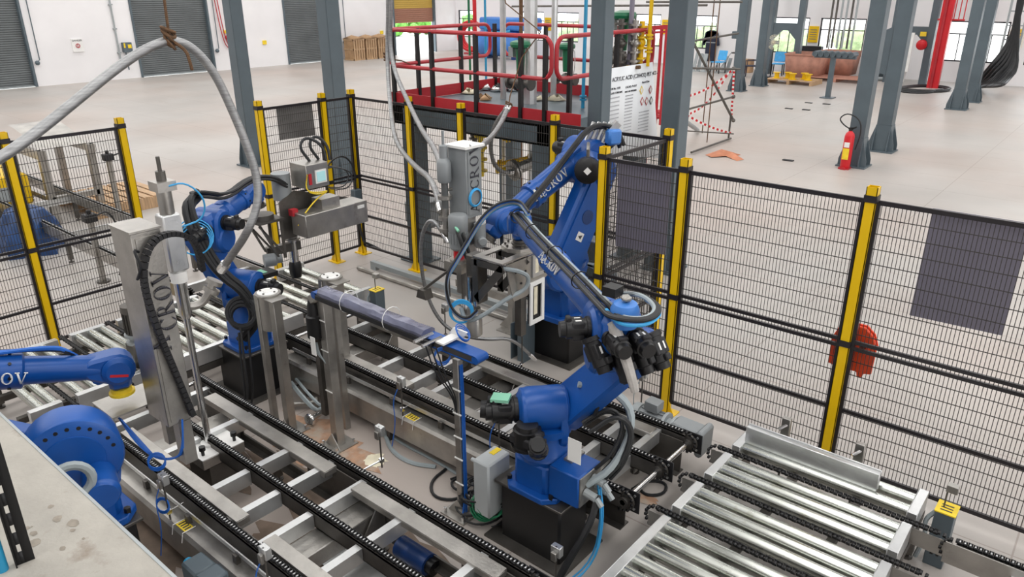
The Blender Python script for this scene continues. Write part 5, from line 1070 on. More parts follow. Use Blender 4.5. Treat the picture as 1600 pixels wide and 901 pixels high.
# cables on the floor
def floor_cable(lb, pts, r, m, k=1, sp=.03):
    b = MB(); rr = random.Random(len(lb))
    for j in range(k):
        o = V((rr.uniform(-sp, sp), rr.uniform(-sp, sp), 0)); b.tube([V((p[0], p[1], p[2] if len(p) > 2 else r))+o+Z_*(j*r*.9) for p in pts], r, 6, smooth=2)
    return b.put('floor_cable', m, None, lb, 'cable', kind=None)
def pp(l, z=.01): return [tuple(at(x, y, z)) for x, y in l]
floor_cable('grey cable running on the floor in front of the rear duct', pp([(560, 640), (620, 690), (690, 725), (760, 770), (800, 800)]), .012, 'cable_grey')
floor_cable('thicker grey hose curving on the floor by the belt conveyor post', pp([(600, 675), (610, 705), (640, 725), (680, 730)]), .018, 'cable_grey')
floor_cable('black cable loop on the floor beside the blue-cabled post', pp([(700, 735), (675, 755), (680, 780), (715, 785), (735, 770)]), .012, 'cable_black')
floor_cable('small coiled black cable at the foot of the blue-cabled post', pp([(705, 750), (720, 745), (738, 752), (730, 768), (710, 766), (705, 752), (722, 748)], .03), .01, 'cable_black')
p = at(760, 800); b = MB(); rr = random.Random(2)
for k in range(16): b.torus((p.x+rr.uniform(-.08, .08), p.y+rr.uniform(-.06, .06), .03+.012*k), (rr.uniform(-.5, .5), rr.uniform(-.5, .5), 1), rr.uniform(.09, .17), .008, 18, 5)
b.put('cable_heap', 'cable_black', None, 'tangled heap of black cables left of the front pedestal', 'cables', kind='stuff')
p = at(758, 790, .15); b = MB()
for k in range(4): b.torus(p+V((.02*k, 0, .02*k)), (.5, -.6, .7), .1, .007, 16, 5)
b.put('cable_coil', 'green', None, 'green cable coil lying on the black cable heap', 'cables')
floor_cable('grey corrugated cables looping on the floor behind the left stands', [tuple(at(x, y, .12)) for x, y in [(470, 560), (500, 590), (515, 620), (505, 650), (480, 625), (460, 600)]], .014, 'cable_grey', 3, .06)
floor_cable('black coiled cable on the floor under the drive shaft at right', pp([(985, 760), (1010, 745), (1040, 750), (1035, 768), (1005, 770), (995, 755)]), .012, 'cable_black')
floor_cable('thick black conduit sloping down from the front robot to the floor', [(-1.95, 3.15, .6), (-1.93, 3.05, .45), (-2.0, 2.9, .2), (-2.02, 2.75, .03), (-2.2, 2.65, .03)], .022, 'cable_black')
floor_cable('blue and grey cables dropping from the front robot box', [(-2.03, 3.22, .6), (-1.98, 3.2, .4), (-1.96, 3.1, .15), (-2.05, 2.9, .03)], .006, 'cable_sky', 3, .03)
MB().box(-1.88, 2.0, .0, -1.80, 4.4, .06).put('cable_channel', 'grey_paint', None, 'dark cable channel on the floor along the roller conveyor', 'cable tray')
# ================================================================ PLATFORM
pf = thing('raised_platform', 'dark steel platform with red toe boards and red rails behind the cell', 'platform', (-6.2, 7.6, 0))
PX0, PX1, PY0, PY1, PZ = -7.4, -5.75, 6.42, 9.0, 2.05
PX0, PX1 = -7.35, -4.82; PY1 = 8.5
MB().box(PX0+.02, PY0+.02, PZ-.02, PX1, PY1, PZ).put('deck', 'grey_paint', pf)
for y in (PY0+.1, PY1-.1): MB().box(PX0, y-.1, PZ-.24, PX1, y+.1, PZ-.22).box(PX0, y-.1, PZ-.04, PX1, y+.1, PZ-.02).box(PX0, y-.1, PZ-.24, PX1, y-.08, PZ-.02).put('main_beam', 'grey_paint', pf)
MB().box(PX1, PY0, PZ-.24, -4.46, PY0+.12, PZ-.02).put('beam_stub', 'grey_paint', pf); MB().box(PX1, PY0, PZ, -4.46, PY0+.01, PZ+.14).put('toe_board', 'red', pf)
for x in (PX0+.1, PX1-.1): MB().box(x-.1, PY0, PZ-.24, x+.1, PY1, PZ-.02).put('cross_beam', 'grey_paint', pf)
for x, y in ((PX0+.28, PY0+.1), (PX1-.15, PY0+.1), (PX0+.28, PY1-.1), (PX1-.15, PY1-.1)): MB().box(x-.12, y-.1, .015, x+.12, y+.1, PZ-.24).box(x-.2, y-.18, 0, x+.2, y+.18, .02).put('leg', 'grey_paint', pf)
for args in ((PX0, PY0, PX1, PY0+.01), (PX0, PY0, PX0+.01, PY1), (PX0, PY1-.01, PX1, PY1)): MB().box(args[0], args[1], PZ, args[2], args[3], PZ+.14).put('toe_board', 'red', pf)
def rail_loop(x0, x1, y, rev=False):
    """hand rail with rounded ends"""
    z0, z1, r = PZ+.46, PZ+.88, .12; ax = (lambda s, z: (s, y, z)) if not rev else (lambda s, z: (y, s, z)); pts = []
    for cx, cz, a0 in ((x1-r, z1-r, PI/2), (x1-r, z0+r, 0), (x0+r, z0+r, -PI/2), (x0+r, z1-r, -PI)):
        for i in range(5): q = a0-i*PI/8; pts.append(ax(cx+r*math.cos(q), cz+r*math.sin(q)))
    MB().tube(pts, .024, 8, closed=True).put('hand_rail', 'red', pf)
rail_loop(PX0, -4.84, PY0-.0); rail_loop(PY0+.03, 8.4, -4.8, True); rail_loop(PY0+.0, 8.3, PX0, True); rail_loop(PX0+.1, -4.9, 8.48)
for x in (-7.28, -6.6, -5.9, -5.25, -4.92): MB().box(x-.022, PY0-.022, PZ-.02, x+.022, PY0+.022, PZ+.88).put('rail_post', 'black', pf)
for y in (6.9, 7.7, 8.4): MB().box(PX0-.02, y-.022, PZ, PX0+.025, y+.022, PZ+.88).put('rail_post', 'black', pf)
for y in (6.7, 7.6): MB().box(-4.83, y-.022, PZ, -4.785, y+.022, PZ+.88).put('rail_post', 'black', pf)
for x in (-6.5, -5.5): MB().box(x-.022, 8.46, PZ, x+.022, 8.5, PZ+.88).put('rail_post', 'black', pf)
def clutter(name, lb, px, py, m, s, cat='scrap', seed=0, z=PZ):
    c = at(px, py, z); r = random.Random(seed); b = MB(); n = 7
    for k in range(3):
        o = c+V((r.uniform(-s, s), r.uniform(-s, s), 0)); vs = [o+V((r.uniform(.5, 1)*s*math.cos(2*PI*i/n), r.uniform(.5, 1)*s*math.sin(2*PI*i/n), r.uniform(0, .02))) for i in range(n)]+[o+V((r.uniform(-.3, .3)*s, r.uniform(-.3, .3)*s, r.uniform(.4, .8)*s)) for i in range(2)]
        b.add(vs, [tuple(range(n-1, -1, -1))]+[(i, (i+1) % n, n+(i*2//n)) for i in range(n)]+[(n//2, n+1, n)])
    return b.put(name, m, None, lb, cat, smooth=0)
clutter('insulation_scrap', 'pale torn insulation scraps lying at the left on the platform deck', 735, 146, 'cream', .12, seed=1)
clutter('insulation_scrap', 'pale torn insulation scraps lying near the right front of the deck', 855, 158, 'cream', .12, seed=2)
clutter('foil_scrap', 'crumpled shiny metal sheet in the middle of the platform deck', 765, 142, 'polished', .14, seed=3)
clutter('foil_scrap', 'crumpled shiny metal sheet beside the green valve', 800, 140, 'polished', .13, seed=5)
clutter('carton', 'flattened grey carton with tan lining on the deck', 755, 156, 'cardboard', .12, seed=8)
def pipe(lb, pts, r, m, flanges=(), name='pipe', sm=1):
    t = thing(name, lb, 'pipe', V(pts[0])); MB().tube(pts, r, 10, smooth=sm).put('tube', m, t)
    for q in flanges:
        i = min(int(q*(len(pts)-1)), len(pts)-2); a, c = V(pts[i]), V(pts[i+1]); u = q*(len(pts)-1)-i; p = a.lerp(c, u); d = (c-a).normalized(); MB().cyl(p-d*.03, p-d*.008, r*1.9, n=14).cyl(p+d*.008, p+d*.03, r*1.9, n=14).put('flange', m, t)
    return t
def riser(lb, px, ybase, Y, r, m, z0=PZ, fl=()):
    c = aty(px, ybase, Y); return pipe(lb, [(c.x, Y, z0), (c.x, Y, z0+.5), (c.x, Y, 7)], r, m, fl)
riser('green vertical pipe rising behind the platform rail', 733, 40, 8.9, .018, 'green', 2.05)
riser('red vertical pipe rising behind the platform rail', 742, 40, 8.9, .03, 'red_bright', 2.05)
riser('blue vertical pipe rising behind the platform rail', 758, 20, 8.9, .018, 'cyan', 2.05)
riser('thin steel pipe rising from the platform deck', 786, 60, 7.6, .04, 'steel_bright')
riser('thick bright steel pipe rising from the platform deck', 829, 60, 7.5, .085, 'steel_bright')
riser('slim steel pipe rising right of the thick steel pipe', 866, 60, 7.9, .04, 'steel_bright')
riser('bright cyan pipe rising next to the wide column', 914, 60, 7.6, .022, 'cyan', fl=(.12,))
riser('rusty scaffold tube standing behind the thick steel pipe', 814, 40, 9.5, .03, 'rope', 0)
def valve(lb, px, py, Y, s, z=None, body='steel_dark'):
    c = aty(px, py, Y); t = thing('control_valve', lb, 'valve', c-Z_*.3*s); 
    MB().lathe(c, Z_, [(0, .06*s), (.02*s, .12*s), (.05*s, .13*s), (.08*s, .12*s), (.1*s, .05*s)], 18).put('actuator', 'green', t, 'green dome actuator')
    MB().cyl(c-Z_*.3*s, c, .045*s, .06*s, n=12).put('yoke', 'green', t)
    MB().ball(c-Z_*.4*s, .085*s, 12).cyl(c-Z_*.4*s-X_*.16*s, c-Z_*.4*s+X_*.16*s, .045*s, n=12).put('valve_body', body, t)
    for k in (-1, 1): MB().cyl(c-Z_*.4*s+X_*.15*s*k, c-Z_*.4*s+X_*.18*s*k, .085*s, n=14).put('flange', body, t)
    MB().beam(c-X_*.13*s-Z_*.1*s, c-X_*.13*s+Z_*.02, .06*s, .07*s).put('positioner', 'grey_light', t)
    MB().tube([c+X_*.03, c+V((.14*s, 0, .03)), c+V((.16*s, 0, -.2*s)), c+V((.12*s, 0, -.4*s))], .006, 5, smooth=1).put('tubing', 'steel_bright', t)
    return t
valve('green topped control valve on the platform, left one', 813, 76, 7.35, 1.0)
valve('green topped control valve behind the rail, right of the thick pipe', 885, 78, 8.2, .9)
valve('green topped control valve between the two wide columns', 975, 32, 8.2, 1.15)
valve('smaller green topped valve half hidden by the wide left column', 950, 34, 8.35, .85)
def flange_stack(lb, px, py, Y, m, n=4, s=1, h=.6):
    c = aty(px, py, Y); t = thing('pipe_assembly', lb, 'pipe', c); MB().cyl(c, c+Z_*h*s, .04*s, n=12).put('tube', m, t)
    for k in range(n): z = h*s*(k+.5)/n; MB().cyl(c+Z_*(z-.012), c+Z_*(z+.012), .085*s, n=14).put('flange', m, t)
    MB().ball(c+Z_*h*s*.5, .07*s, 10).put('valve_body', m, t)
for a in (('dark flanged pipe assembly left of the yellow pipes', 968, 104, 8.0, 'steel_dark', 5, .9), ('steel flanged pipe assembly in the middle above the poster', 990, 102, 8.1, 'steel', 5, .85), ('yellow flanged valve assembly above the poster', 1000, 99, 8.2, 'yellow', 4, .8)): flange_stack(*a)
c = aty(1012, 102, 8.2); pipe('tall yellow pipe with flanges above the white poster', [(c.x-.3, 8.2, c.z), (c.x, 8.2, c.z), (c.x, 8.2, c.z+.5), (c.x, 8.2, 7)], .024, 'yellow', (.45, .55), sm=0)
c = aty(985, 60, 8.1); pipe('purple-grey pipe rising left of the yellow pipe', [(c.x, 8.1, c.z-.3), (c.x, 8.1, c.z), (c.x, 8.1, 7)], .03, 'panel_film', sm=0)
c = aty(940, 108, 7.95); c2_ = aty(1000, 105, 7.95); pipe('brown horizontal pipe just above the white poster', [c, c.lerp(c2_, .5), c2_], .022, 'rope', sm=0)
# red ladder cage and gate
t = thing('ladder_cage', 'red ladder cage hoop frame between the two wide columns', 'ladder', (-7.3, 13, 0)); cy0 = 13.2
q0 = aty(1018, 42, cy0); q1 = aty(1044, 42, cy0)
for px in (1022, 1034, 1042): q = aty(px, 45, cy0); MB().cyl((q.x, cy0, 0 if px < 1030 else .9), (q.x, cy0, q.z), .03, n=8).put('upright', 'red', t)
xc = (aty(1034, 45, cy0)).x; b = MB(); b.torus((xc, cy0+.35, 1.05), Z_, .32, .05, 22, 6); b.put('hoop', 'red', t)
qa = aty(960, 48, cy0); qb = aty(1044, 42, cy0); MB().beam(qa, qb, .05, .08).beam(qa-Z_*.1, qb-Z_*.08, .04, .04).put('top_rail', 'red', t)
# under the platform: yellow and steel pipes
pipe('insulated grey pipe under the platform ending in a flange', [aty(798, 268, 7.0), aty(830, 255, 7.3), aty(900, 225, 8.2)], .07, 'steel', (.08,), sm=0)
pipe('upper yellow pipe under the platform', [aty(770, 258, 7.4), aty(830, 246, 7.7), aty(900, 228, 8.4)], .03, 'yellow', (.1, .5), sm=0)
pipe('lower yellow pipe under the platform', [aty(775, 268, 7.1), aty(830, 252, 7.5), aty(880, 242, 8.0)], .03, 'yellow', (.3,), sm=0)
pipe('short yellow pipe with valve near the beam of the platform', [aty(785, 217, 7.4), aty(820, 213, 7.6), aty(860, 206, 8)], .028, 'yellow', (.12, .3), sm=0)
for px, Y in ((787, 7.6), (829, 7.5)): c = aty(px, 250, Y); MB().cyl((c.x, Y, .3), (c.x, Y, PZ-.25), .03, n=10).put('pipe_stub', 'steel_bright', None, 'slim upright pipe under the platform, %s' % ('left one' if px < 800 else 'right one'), 'pipe')
flange_stack('yellow valve stack hanging just right of the steel filling column', 752, 275, 7.2, 'label_yellow', 5, 1.0, .75)
flange_stack('dark valve stack under the platform behind the filling column', 742, 235, 7.5, 'steel_dark', 4, .9, .5)
c = at(668, 392); t = thing('pump_box', 'grey cloth-covered box on a short post behind the fence', 'box', (c.x, c.y, 0)); cz = aty(668, 320, c.y).z
MB().box(c.x-.25, c.y-.2, cz-.28, c.x+.25, c.y+.2, cz+.08).put('cover', 'grey_shell', t, bevel=.06); MB().box(c.x-.05, c.y-.05, 0, c.x+.05, c.y+.05, cz-.28).put('post', 'grey_paint', t); MB().cyl((c.x, c.y, cz+.08), (c.x, c.y, cz+.16), .05, n=10).put('knob', 'steel_dark', t)
# hanging poster
PXX = -4.75; q = [atx(947, 241, PXX), atx(1029, 247, PXX), atx(1020, 97, PXX), atx(953, 107, PXX)]
t = thing('safety_poster', 'large white acrylic acid safety poster hanging between two wide columns', 'poster', q[0]); b = MB(); b.add([p-X_*d for d in (0, .006) for p in q], [(0, 1, 2, 3), (7, 6, 5, 4), (0, 4, 5, 1), (1, 5, 6, 2), (2, 6, 7, 3), (3, 7, 4, 0)]); b.put('sheet', 'poster', t, smooth=0)
u = Y_; v = Z_
def pw(txt, px, py, h, m='ink'): words(txt, atx(px, py, PXX)+X_*.003, u, v, h, m, t)
pw('ACRYLIC ACID (C3H4O2) PET 402-1', 956, 128, .066); pw('UN No : 2218', 954, 141, .034); pw('CAS NO: 79-10-7', 977, 138, .034); pw('CLASS: CORROSIVE', 953, 148, .03); pw('FIRST AID MEASURES', 976, 145, .028); pw('Hazard Class', 1003, 130, .032)
b = MB()
for px, py, k, st, L_ in ((953, 154, 9, 6.5, .2), (977, 150, 12, 5, .17), (998, 176, 7, 5, .24)):
    for i in range(k): p = atx(px-.3*i, py+st*i, PXX)+X_*.002; b.beam(p, p+u*L_, .002, .012)
b.put('printed_line', 'ink_soft', t)
for px, py, m in ((1002, 141, 'label_yellow'), (1016, 140, 'red'), (1003, 158, 'red'), (1010, 158, 'red'), (1017, 157, 'ink')):
    p = atx(px, py, PXX)+X_*.003; w_ = .045; o_ = MB().prism([(0, -w_*1.2), (w_, 0), (0, w_*1.2), (-w_, 0)], p, Y_, Z_, .002).put('diamond', m, t); MB().prism([(0, -w_*.8), (w_*.66, 0), (0, w_*.8), (-w_*.66, 0)], p+X_*.002, Y_, Z_, .002).put('diamond_face', 'white', o_)
# ================================================================ SCAFFOLD AND TAPE
t = thing('scaffold_frame', 'rusty tube scaffold with a long diagonal behind the right wide column', 'scaffold', (-7.6, 17.2, 0)); Y1 = 17.2
def tb(a, c, r=.024, m='steel_dark', name='scaffold_tube'): MB().cyl(a, c, r, n=8).put(name, m, t)
bs = at(1139, 217); tb((bs.x, Y1, 0), (bs.x, Y1, 1.65)); tb(aty(1080, 60, 16.0), aty(1146, 188, Y1), .03); tb(aty(1070, 172, 15.8), aty(1146, 151, Y1)); tb(aty(1060, 106, 15.5), aty(1156, 108, Y1)); tb(aty(1050, 203, 15.5), aty(1146, 209, Y1), .015); tb(aty(1060, 68, 16), aty(1154, 52, Y1)); tb(at(1080, 238, .05), at(1142, 216, .05))
tb(aty(800, 10, 15.5), aty(1105, 8, 15.5)); tb(aty(1010, 3, 16), aty(1160, 3, 16))
for px in (1116, 1107): q = aty(px, 100, 16.5); MB().cyl((q.x, 16.5, 0 if px > 1110 else .2), (q.x, 16.5, 7), .012, n=6).put('rope', 'rope', t)
for q in ((1146, 107), (1146, 151), (1146, 188)): MB().ball(aty(q[0], q[1], Y1), .05, 8).put('coupler', 'steel_dark', t)
def tape(lb, a, c, sag=.1):
    t = thing('barrier_tape', lb, 'tape', a); n = 22; 
    for m, o in (('white', 0), ('red_bright', 1)):
        b = MB()
        for i in range(n):
            if i % 2 != o: continue
            p = a.lerp(c, i/n)-Z_*sag*math.sin(PI*i/n); q = a.lerp(c, (i+1)/n)-Z_*sag*math.sin(PI*(i+1)/n); b.beam(p, q, .004, .05)
        b.put('stripe', m, t)
tape('red and white barrier tape, upper strand from the scaffold post', aty(1146, 108, Y1), aty(1070, 152, 15.8)); tape('red and white barrier tape, middle strand from the scaffold post', aty(1140, 112, Y1), aty(1072, 180, 15.8), .2); tape('red and white barrier tape, lowest sloping strand', aty(1070, 178, 15.8), aty(1142, 208, Y1), .05); tape('red and white barrier tape wound down the scaffold post', aty(1147, 108, Y1-.03), aty(1143, 180, Y1-.03), 0)
c = at(1090, 203, .06); MB().cyl(c, at(1066, 186, .9), .05, n=12).put('green_tube', 'grey_light', None, 'pale green loose tube leaning toward the scaffold base', 'tube')
c = at(1135, 245); b = MB(); b.add([c+V(p) for p in ((-.45, -.1, 0), (-.2, -.3, .02), (0, -.02, .02), (.35, -.25, 0), (.42, -.05, .01), (.1, .15, .01), (.15, .4, .0), (-.1, .3, .02), (-.35, .3, .01), (-.15, .05, .14), (.08, .02, .12))], [(0, 1, 9), (1, 2, 9), (2, 10, 9), (2, 3, 10), (3, 4, 10), (4, 5, 10), (5, 6, 10), (6, 7, 9, 10), (7, 8, 9), (8, 0, 9)]); b.put('crumpled_sheet', 'terracotta', None, 'crumpled orange-brown sheet lying on the open floor', 'paper', smooth=0)
# extinguisher
c = at(1322, 262); c.y -= .1; t = thing('fire_extinguisher', 'red fire extinguisher standing before the grey column', 'extinguisher', c)
MB().lathe(c+Z_*.03, Z_, [(0, .085), (.02, .095), (.62, .095), (.68, .075), (.72, .03), (.76, .03)], 20).put('cylinder', 'red_bright', t); MB().prism([(-.06, .2), (.06, .2), (.06, .42), (-.06, .42)], c-Y_*.097, X_, Z_, .004).put('label', 'label_yellow', t); MB().prism([(-.05, .44), (.05, .44), (.05, .54), (-.05, .54)], c-Y_*.097, X_, Z_, .004).put('white_label', 'white', t)
MB().beam(c+Z_*.78, c+V((.1, 0, .84)), .03, .03).box(c.x-.03, c.y-.03, .76, c.x+.03, c.y+.03, .82).put('handle', 'black', t); MB().tube([c+Z_*.78, c+V((-.16, 0, .86)), c+V((-.26, 0, .98)), c+V((-.1, 0, 1.1)), c+V((.16, 0, .98)), c+V((.2, 0, .7)), c+V((.14, 0, .4))], .013, 7, smooth=2).put('hose', 'black', t); MB().cyl(c+V((-.0, -.14, 0)), c+V((0, .12, .01)), .05, n=10).box(c.x-.1, c.y-.1, 0, c.x+.1, c.y+.1, .03).put('stand', 'red', t)
# ================================================================ THINGS ALONG THE BACK WALL
c = at(1293, 153); t = thing('pipe_rack_stand', 'grey pedestal with a row of pipe ends before the pink box', 'stand', c)
MB().box(c.x-.07, c.y-.07, .02, c.x+.07, c.y+.07, 1.3).box(c.x-.2, c.y-.2, 0, c.x+.2, c.y+.2, .03).put('post', 'grey_paint', t); MB().box(c.x-.6, c.y-.06, 1.25, c.x+.7, c.y+.06, 1.32).put('cross_bar', 'grey_paint', t)
for k in range(7): b = MB(); q = V((c.x-.55+k*.19, c.y-.2, 1.38)); b.lathe(q, Y_, [(0, .085), (.5, .085)], 14, caps=False); b.lathe(q, Y_, [(0, .085), (0.001, .06)], 14, caps=False); b.cyl(q+Y_*.02, q+Y_*.03, .08, n=14); b.put('pipe_end', 'grey_paint', t)
ch = 6
for k, px in enumerate((1297, 1304, 1312, 1320, 1328, 1335)):
    q = aty(px, 40, 27.5); MB().cyl((q.x, 27.5, 1.45), (q.x, 27.5, 8.5), .035, n=8).put('drop_pipe', 'steel_dark' if k in (0, 1, 4) else 'grey_light', None, 'thin vertical pipe before the middle window, %s from the left' % ('first', 'second', 'third', 'fourth', 'fifth', 'sixth')[k], 'pipe', 'thin drop pipes before the middle window')
def bin_(lb, px, py, w_, d_, h_, yaw=0, z=0):
    c = at(px, py); t = thing('brown_bin', lb, 'bin', c); b = MB(); e = .04
    pr = [(-1, -1), (1, -1), (1, 1), (-1, 1)]; vs = [(c.x+i*w_*.44, c.y+j*d_*.44, z) for i, j in pr]+[(c.x+i*w_*.5, c.y+j*d_*.5, z+h_) for i, j in pr]+[(c.x+i*(w_*.5-e), c.y+j*(d_*.5-e), z+h_) for i, j in pr]+[(c.x+i*(w_*.44-e), c.y+j*(d_*.44-e), z+.05) for i, j in pr]
    b.add(vs, [(3, 2, 1, 0), (12, 13, 14, 15)]+[(i+a, (i+1) % 4+a, (i+1) % 4+a+4, i+a+4) for a in (0, 4, 8) for i in range(4)]); b.put('shell', 'pink_box', t, smooth=0)
    MB().box(c.x-w_*.5-.02, c.y-d_*.5-.02, z+h_-.06, c.x-w_*.5+.0, c.y+d_*.5+.02, z+h_).box(c.x-w_*.5, c.y-d_*.5-.02, z+h_-.06, c.x+w_*.5, c.y-d_*.5, z+h_).put('rim', 'pink_box', t)
    return t
bin_('open pinkish-brown bin standing on the floor left of the pipe stand', 1260, 121, 1.4, 1.5, .95); c = at(1308, 128); pallet('brown wooden pallet under the closed pinkish bin', c.x-1.1, c.x+1.0, c.y-.2, c.y+1.3, .14, 'pink_box'); bin_('pinkish-brown bin standing on a pallet behind the pipe stand', 1307, 121, 1.35, 1.0, .9, z=.14)
c = at(1235, 131); pallet('wooden pallet carrying yellow valve parts', c.x-.9, c.x+.9, c.y-.3, c.y+.8, .16)
for k, (dx, dy) in enumerate(((-.6, .1), (-.25, .3), (.05, .0), (.35, .4), (.6, .1))):
    q = V((c.x+dx, c.y+dy, .16)); t = thing('yellow_valve', 'yellow valve part on the left pallet, %s from the left' % ('first', 'second', 'third', 'fourth', 'fifth')[k], 'valve', q, 'yellow valve parts on the pallet'); MB().cyl(q, q+Z_*.22, .09, n=12).put('body', 'yellow', t); MB().cyl(q, q+Z_*.03, .15, n=12).cyl(q+Z_*.2, q+Z_*.23, .14, n=12).put('flange', 'yellow', t)
def chair(lb, px, py, m, yaw, arms=False, seat=.45):
    c = at(px, py); t = thing('plastic_chair', lb, 'chair', c); R_ = Matrix.Rotation(yaw, 3, 'Z')
    def W(x, y, z): return c+R_ @ V((x, y, z))
    for x, y in ((-.2, -.2), (.2, -.2), (-.2, .2), (.2, .2)): MB().beam(W(x*1.1, y*1.1, 0), W(x, y, seat), .035, .035).put('leg', 'black' if m == 'cable_sky' else m, t)
    MB().beam(W(0, -.24, seat), W(0, .22, seat+.01), .46, .035, Z_).put('seat', m, t, bevel=.01); MB().beam(W(0, .2, seat+.06), W(0, .3, .9), .44, .03, R_ @ Y_).put('backrest', m, t, bevel=.015)
    if arms:
        for s in (-1, 1): MB().tube([W(.24*s, -.2, seat), W(.25*s, -.2, .66), W(.25*s, .22, .68)], .018, 6).put('armrest', m, t)
chair('blue chair in front of the fan near the back wall', 1214, 117, 'cable_sky', .2); chair('blue chair among grey brackets near the back wall', 1121, 114, 'cable_sky', -.2); chair('dark brown plastic armchair beside the column near the scaffold', 1172, 121, 'jacket', -1.3, True)
c = at(1203, 121); t = thing('pedestal_fan', 'pale pedestal fan standing beside the blue chair', 'fan', c); MB().cyl(c+Z_*.03, c+Z_*1.15, .02, n=8).put('pole', 'black', t); MB().cyl(c, c+Z_*.04, .22, n=16).put('base', 'black', t)
b = MB(); [b.torus(c+V((0, -.05*k, 1.35)), Y_, .28-.05*k*k, .008, 20, 4) for k in range(3)]; [b.tube([c+V((0, -.12, 1.35)), c+V((.2*math.cos(q), -.09, 1.35+.2*math.sin(q))), c+V((.28*math.cos(q), 0, 1.35+.28*math.sin(q)))], .005, 4) for q in [i*PI/8 for i in range(16)]]; b.put('guard', 'cream', t); MB().cyl(c+V((0, 0, 1.35)), c+V((0, .15, 1.35)), .08, n=12).put('motor', 'cream', t)
for k in range(3): a = k*2*PI/3; MB().beam(c+V((0, -.03, 1.35)), c+V((.22*math.cos(a), -.03, 1.35+.22*math.sin(a))), .12, .01, Y_).put('blade', 'grey_light', t)
rr = random.Random(11)
wz = 'first second third fourth fifth sixth seventh eighth ninth tenth'.split()
for k in range(8):
    p = at(1083+k*7.5, 113-rr.uniform(0, 4)); a = rr.uniform(-.5, .5); t = thing('steel_bracket', 'grey galvanised bracket leaning in the pile by the back wall, %s from the left' % wz[k], 'bracket', p, 'grey brackets piled by the back wall')
    MB().beam(p, p+V((a, .2, rr.uniform(.55, .85))), .16, .03).beam(p+V((0, 0, .01)), p+V((.3, 0, .02)), .16, .03).put('angle', 'grey_light', t)
c = at(1165, 113); MB().box(c.x-.25, c.y-.2, 0, c.x+.25, c.y+.2, .55).put('carton', 'cardboard', None, 'brown cardboard box beside the dark armchair', 'box', bevel=.01)
c = at(1150, 112); t = thing('drill_press', 'dark bench drill standing behind the scaffold post', 'machine', c); MB().cyl(c, c+Z_*1.6, .05, n=10).box(c.x-.2, c.y-.2, 0, c.x+.2, c.y+.2, .06).put('column', 'steel_dark', t); MB().box(c.x-.3, c.y-.15, 1.35, c.x+.2, c.y+.15, 1.65).put('head', 'grey_paint', t, bevel=.02); MB().box(c.x-.25, c.y-.15, .75, c.x+.1, c.y+.15, .8).put('table', 'steel_dark', t)
c = aty(1111, 67, BY-.12); t = thing('hanging_coverall', 'dark navy coverall hanging on the back wall', 'clothing', c); MB().prism([(-.3, .45), (-.1, .55), (.1, .55), (.3, .45), (.42, -.1), (.3, -.12), (.24, .2), (.24, -.8), (.04, -.8), (0, -.3), (-.04, -.8), (-.24, -.8), (-.24, .2), (-.3, -.12), (-.42, -.1)], c, X_, Z_, .12).put('cloth', 'jacket', t, bevel=.03); MB().cyl(c+V((0, -.02, .5)), c+V((0, .14, .52)), .02, n=6).put('peg', 'steel', t); MB().box(c.x-.24, c.y-.065, c.z+.0, c.x+.24, c.y-.06, c.z+.04).put('stripe', 'grey_light', t)
# compressor and tanks
c = at(795, 92); t = thing('blue_compressor', 'large blue tank machine with pipes behind the platform', 'machine', c); MB().lathe(c+V((-2, 0, .75)), X_, [(0, .3), (.15, .55), (.3, .65), (2.6, .65), (2.75, .55), (2.9, .3)], 22).put('tank', 'blue_light', t); MB().box(c.x-1.6, c.y-.5, 1.4, c.x+1.8, c.y+.5, 2.0).put('upper_casing', 'blue_light', t, bevel=.08)
for x in (-1.3, .5): MB().box(c.x+x, c.y-.4, 0, c.x+x+.2, c.y+.4, .3).put('foot', 'blue_dark', t)
b = MB(); b.tube([c+V((-.5, -.5, 1.3)), c+V((-.5, -.8, 1.35)), c+V((.3, -.8, 1.3)), c+V((.6, -.6, 1.4))], .06, 8, smooth=1); b.put('pipe', 'cyan', t)
c = at(737, 85); t = thing('hose_ring', 'thick red ring of coiled hose on a stand by the far corner', 'hose reel', c); b = MB()
for k in range(3): b.torus(c+V((0, .1*k, .95)), (.35, -.9, 0), .75-.06*k, .09, 26, 7)
b.put('hose', 'red_bright', t); MB().box(c.x-.5, c.y-.1, 0, c.x+.5, c.y+.4, .1).box(c.x-.05, c.y+.25, 0, c.x+.05, c.y+.35, 1.7).put('stand', 'red', t)
# electric panel, bell, riser, bucket, cables at the right
c = aty(1410, 78, 31.0); t = thing('breaker_board', 'white board of breakers between the two right columns', 'board', (c.x, 31, .6)); MB().box(c.x-.3, 31, c.z-.75, c.x+.3, 31.1, c.z+.6).put('board', 'white', t); MB().box(c.x-.05, 31.02, 0, c.x+.05, 31.1, c.z-.75).put('post', 'grey_paint', t)
for k in range(3): MB().box(c.x-.22, 30.93, c.z-.6+.4*k, c.x+.15, 31, c.z-.45+.4*k).put('breaker', 'cream', t)
c = aty(1440, 70, 31.7); t = thing('fire_bell', 'red round fire bell on the braced grey post', 'bell', c); MB().lathe(c-Y_*.14, Y_, [(0, .09), (.05, .17), (.14, .19)], 20).put('gong', 'red_bright', t); MB().beam(c, V((-6.8, 31.85, c.z)), .04, .04).put('bracket', 'grey_paint', t); MB().box(c.x-.1, c.y-.08, c.z+.3, c.x+.1, c.y, c.z+.45).put('label', 'label_yellow', t)
c = aty(1459, 131, 31.0); t = thing('red_riser', 'tall red channel riser with bolts in front of the right window', 'pipe', (c.x, 31, 0)); MB().box(c.x-.2, 30.9, 0, c.x+.16, 31.1, 8.8).put('channel', 'red_bright', t); MB().cyl((c.x-.06, 30.87, 0), (c.x-.06, 30.87, 8.8), .05, n=8).put('pipe', 'red', t)
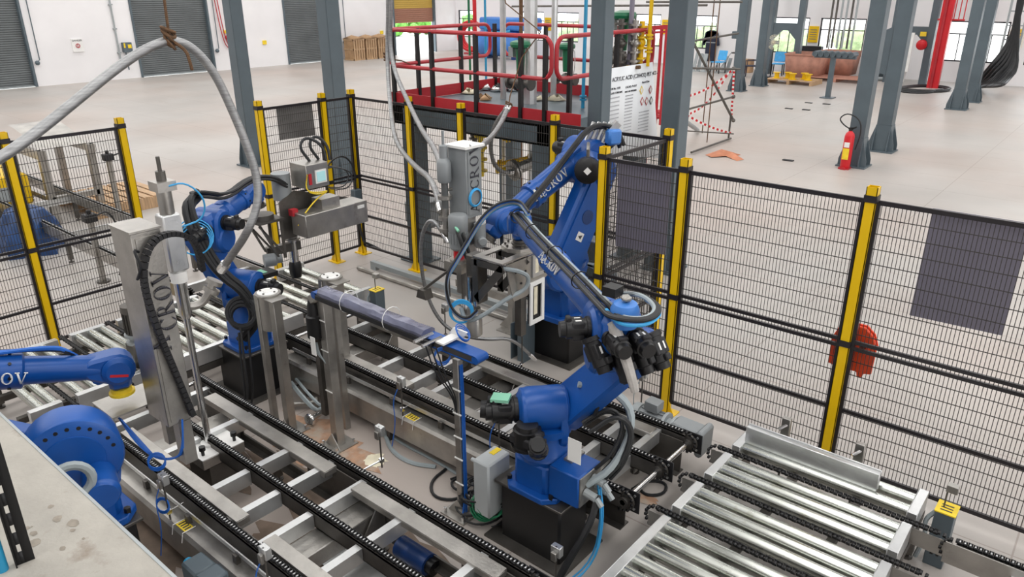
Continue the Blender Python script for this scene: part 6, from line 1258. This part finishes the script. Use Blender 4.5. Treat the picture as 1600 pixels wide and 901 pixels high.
c = aty(1490, 31, 31.2); t = thing('sprinkler_pipes', 'thin red branch pipes hanging beside the red riser', 'pipe', c)
b = MB().cyl(c-X_*.5, c+X_*.35, .03, n=8); [b.cyl(c+X_*x, V((c.x+x, c.y, 8.5)), .018, n=6) for x in (-.25, 0, .15, .3)]; b.put('branch', 'red_bright', t)
c = at(1406, 128); MB().lathe(c, Z_, [(0, .13), (.4, .18), (.42, .19)], 16).put('bucket', 'white', None, 'white bucket under the breaker board', 'bucket')
floor_cable('black cable coils spread on the floor before the red riser', pp([(1395, 138), (1430, 143), (1480, 143), (1484, 138), (1450, 134), (1410, 136), (1395, 141), (1440, 146), (1470, 141)], .03), .035, 'cable_black', 2, .1)
t = thing('cable_bundle', 'thick bundle of black cables drooping down to the floor at right', 'cables', at(1540, 133)); rr = random.Random(4)
for k in range(16):
    o = rr.uniform(-.12, .12); p = [aty(1600+rr.uniform(-8, 4), -10, 30.5), aty(1588+rr.uniform(-6, 4), 40, 30.5), aty(1570+k*1.5, 75+k*2, 30.5), aty(1545+k*2, 105+k*1.4, 30.2+o), at(1520+k*3, 135, .06+.03*k), at(1500+k*2, 136+rr.uniform(-3, 2), .05)]; MB().tube(p, .045, 6, smooth=2).put('cable', 'cable_black', t)
c = at(1580, 133); t = thing('cable_ladder', 'pale vertical cable ladder holding the black cable bundle', 'ladder', (c.x, 31.2, 0))
for x in (-.25, .25): q = aty(1575, 90, 31.2); MB().box(q.x+x-.03, 31.15, .6, q.x+x+.03, 31.25, 8.8).put('stile', 'grey_light', t)
for k in range(14): MB().box(q.x-.25, 31.18, .8+.45*k, q.x+.25, 31.22, .84+.45*k).put('rung', 'grey_light', t)
MB().box(-11.9, 33.0, 0, -11.0, 33.3, 1.1).put('dark_bench', 'black_matt', None, 'dark bench against the wall behind the pinkish bins', 'bench', bevel=.01)
c = at(1345, 125); MB().cyl(c+V((-.6, 0, .08)), c+V((.9, .2, .08)), .07, n=10).put('loose_pipe', 'grey_light', None, 'pale loose pipe lying right of the pinkish bins', 'pipe'); c = at(1372, 124); MB().ball(c+Z_*.25, .3, 12, (1.3, 1, .8)).put('sack', 'grey_paint', None, 'dark grey sack lying between the pipe and the haunched column', 'sack')
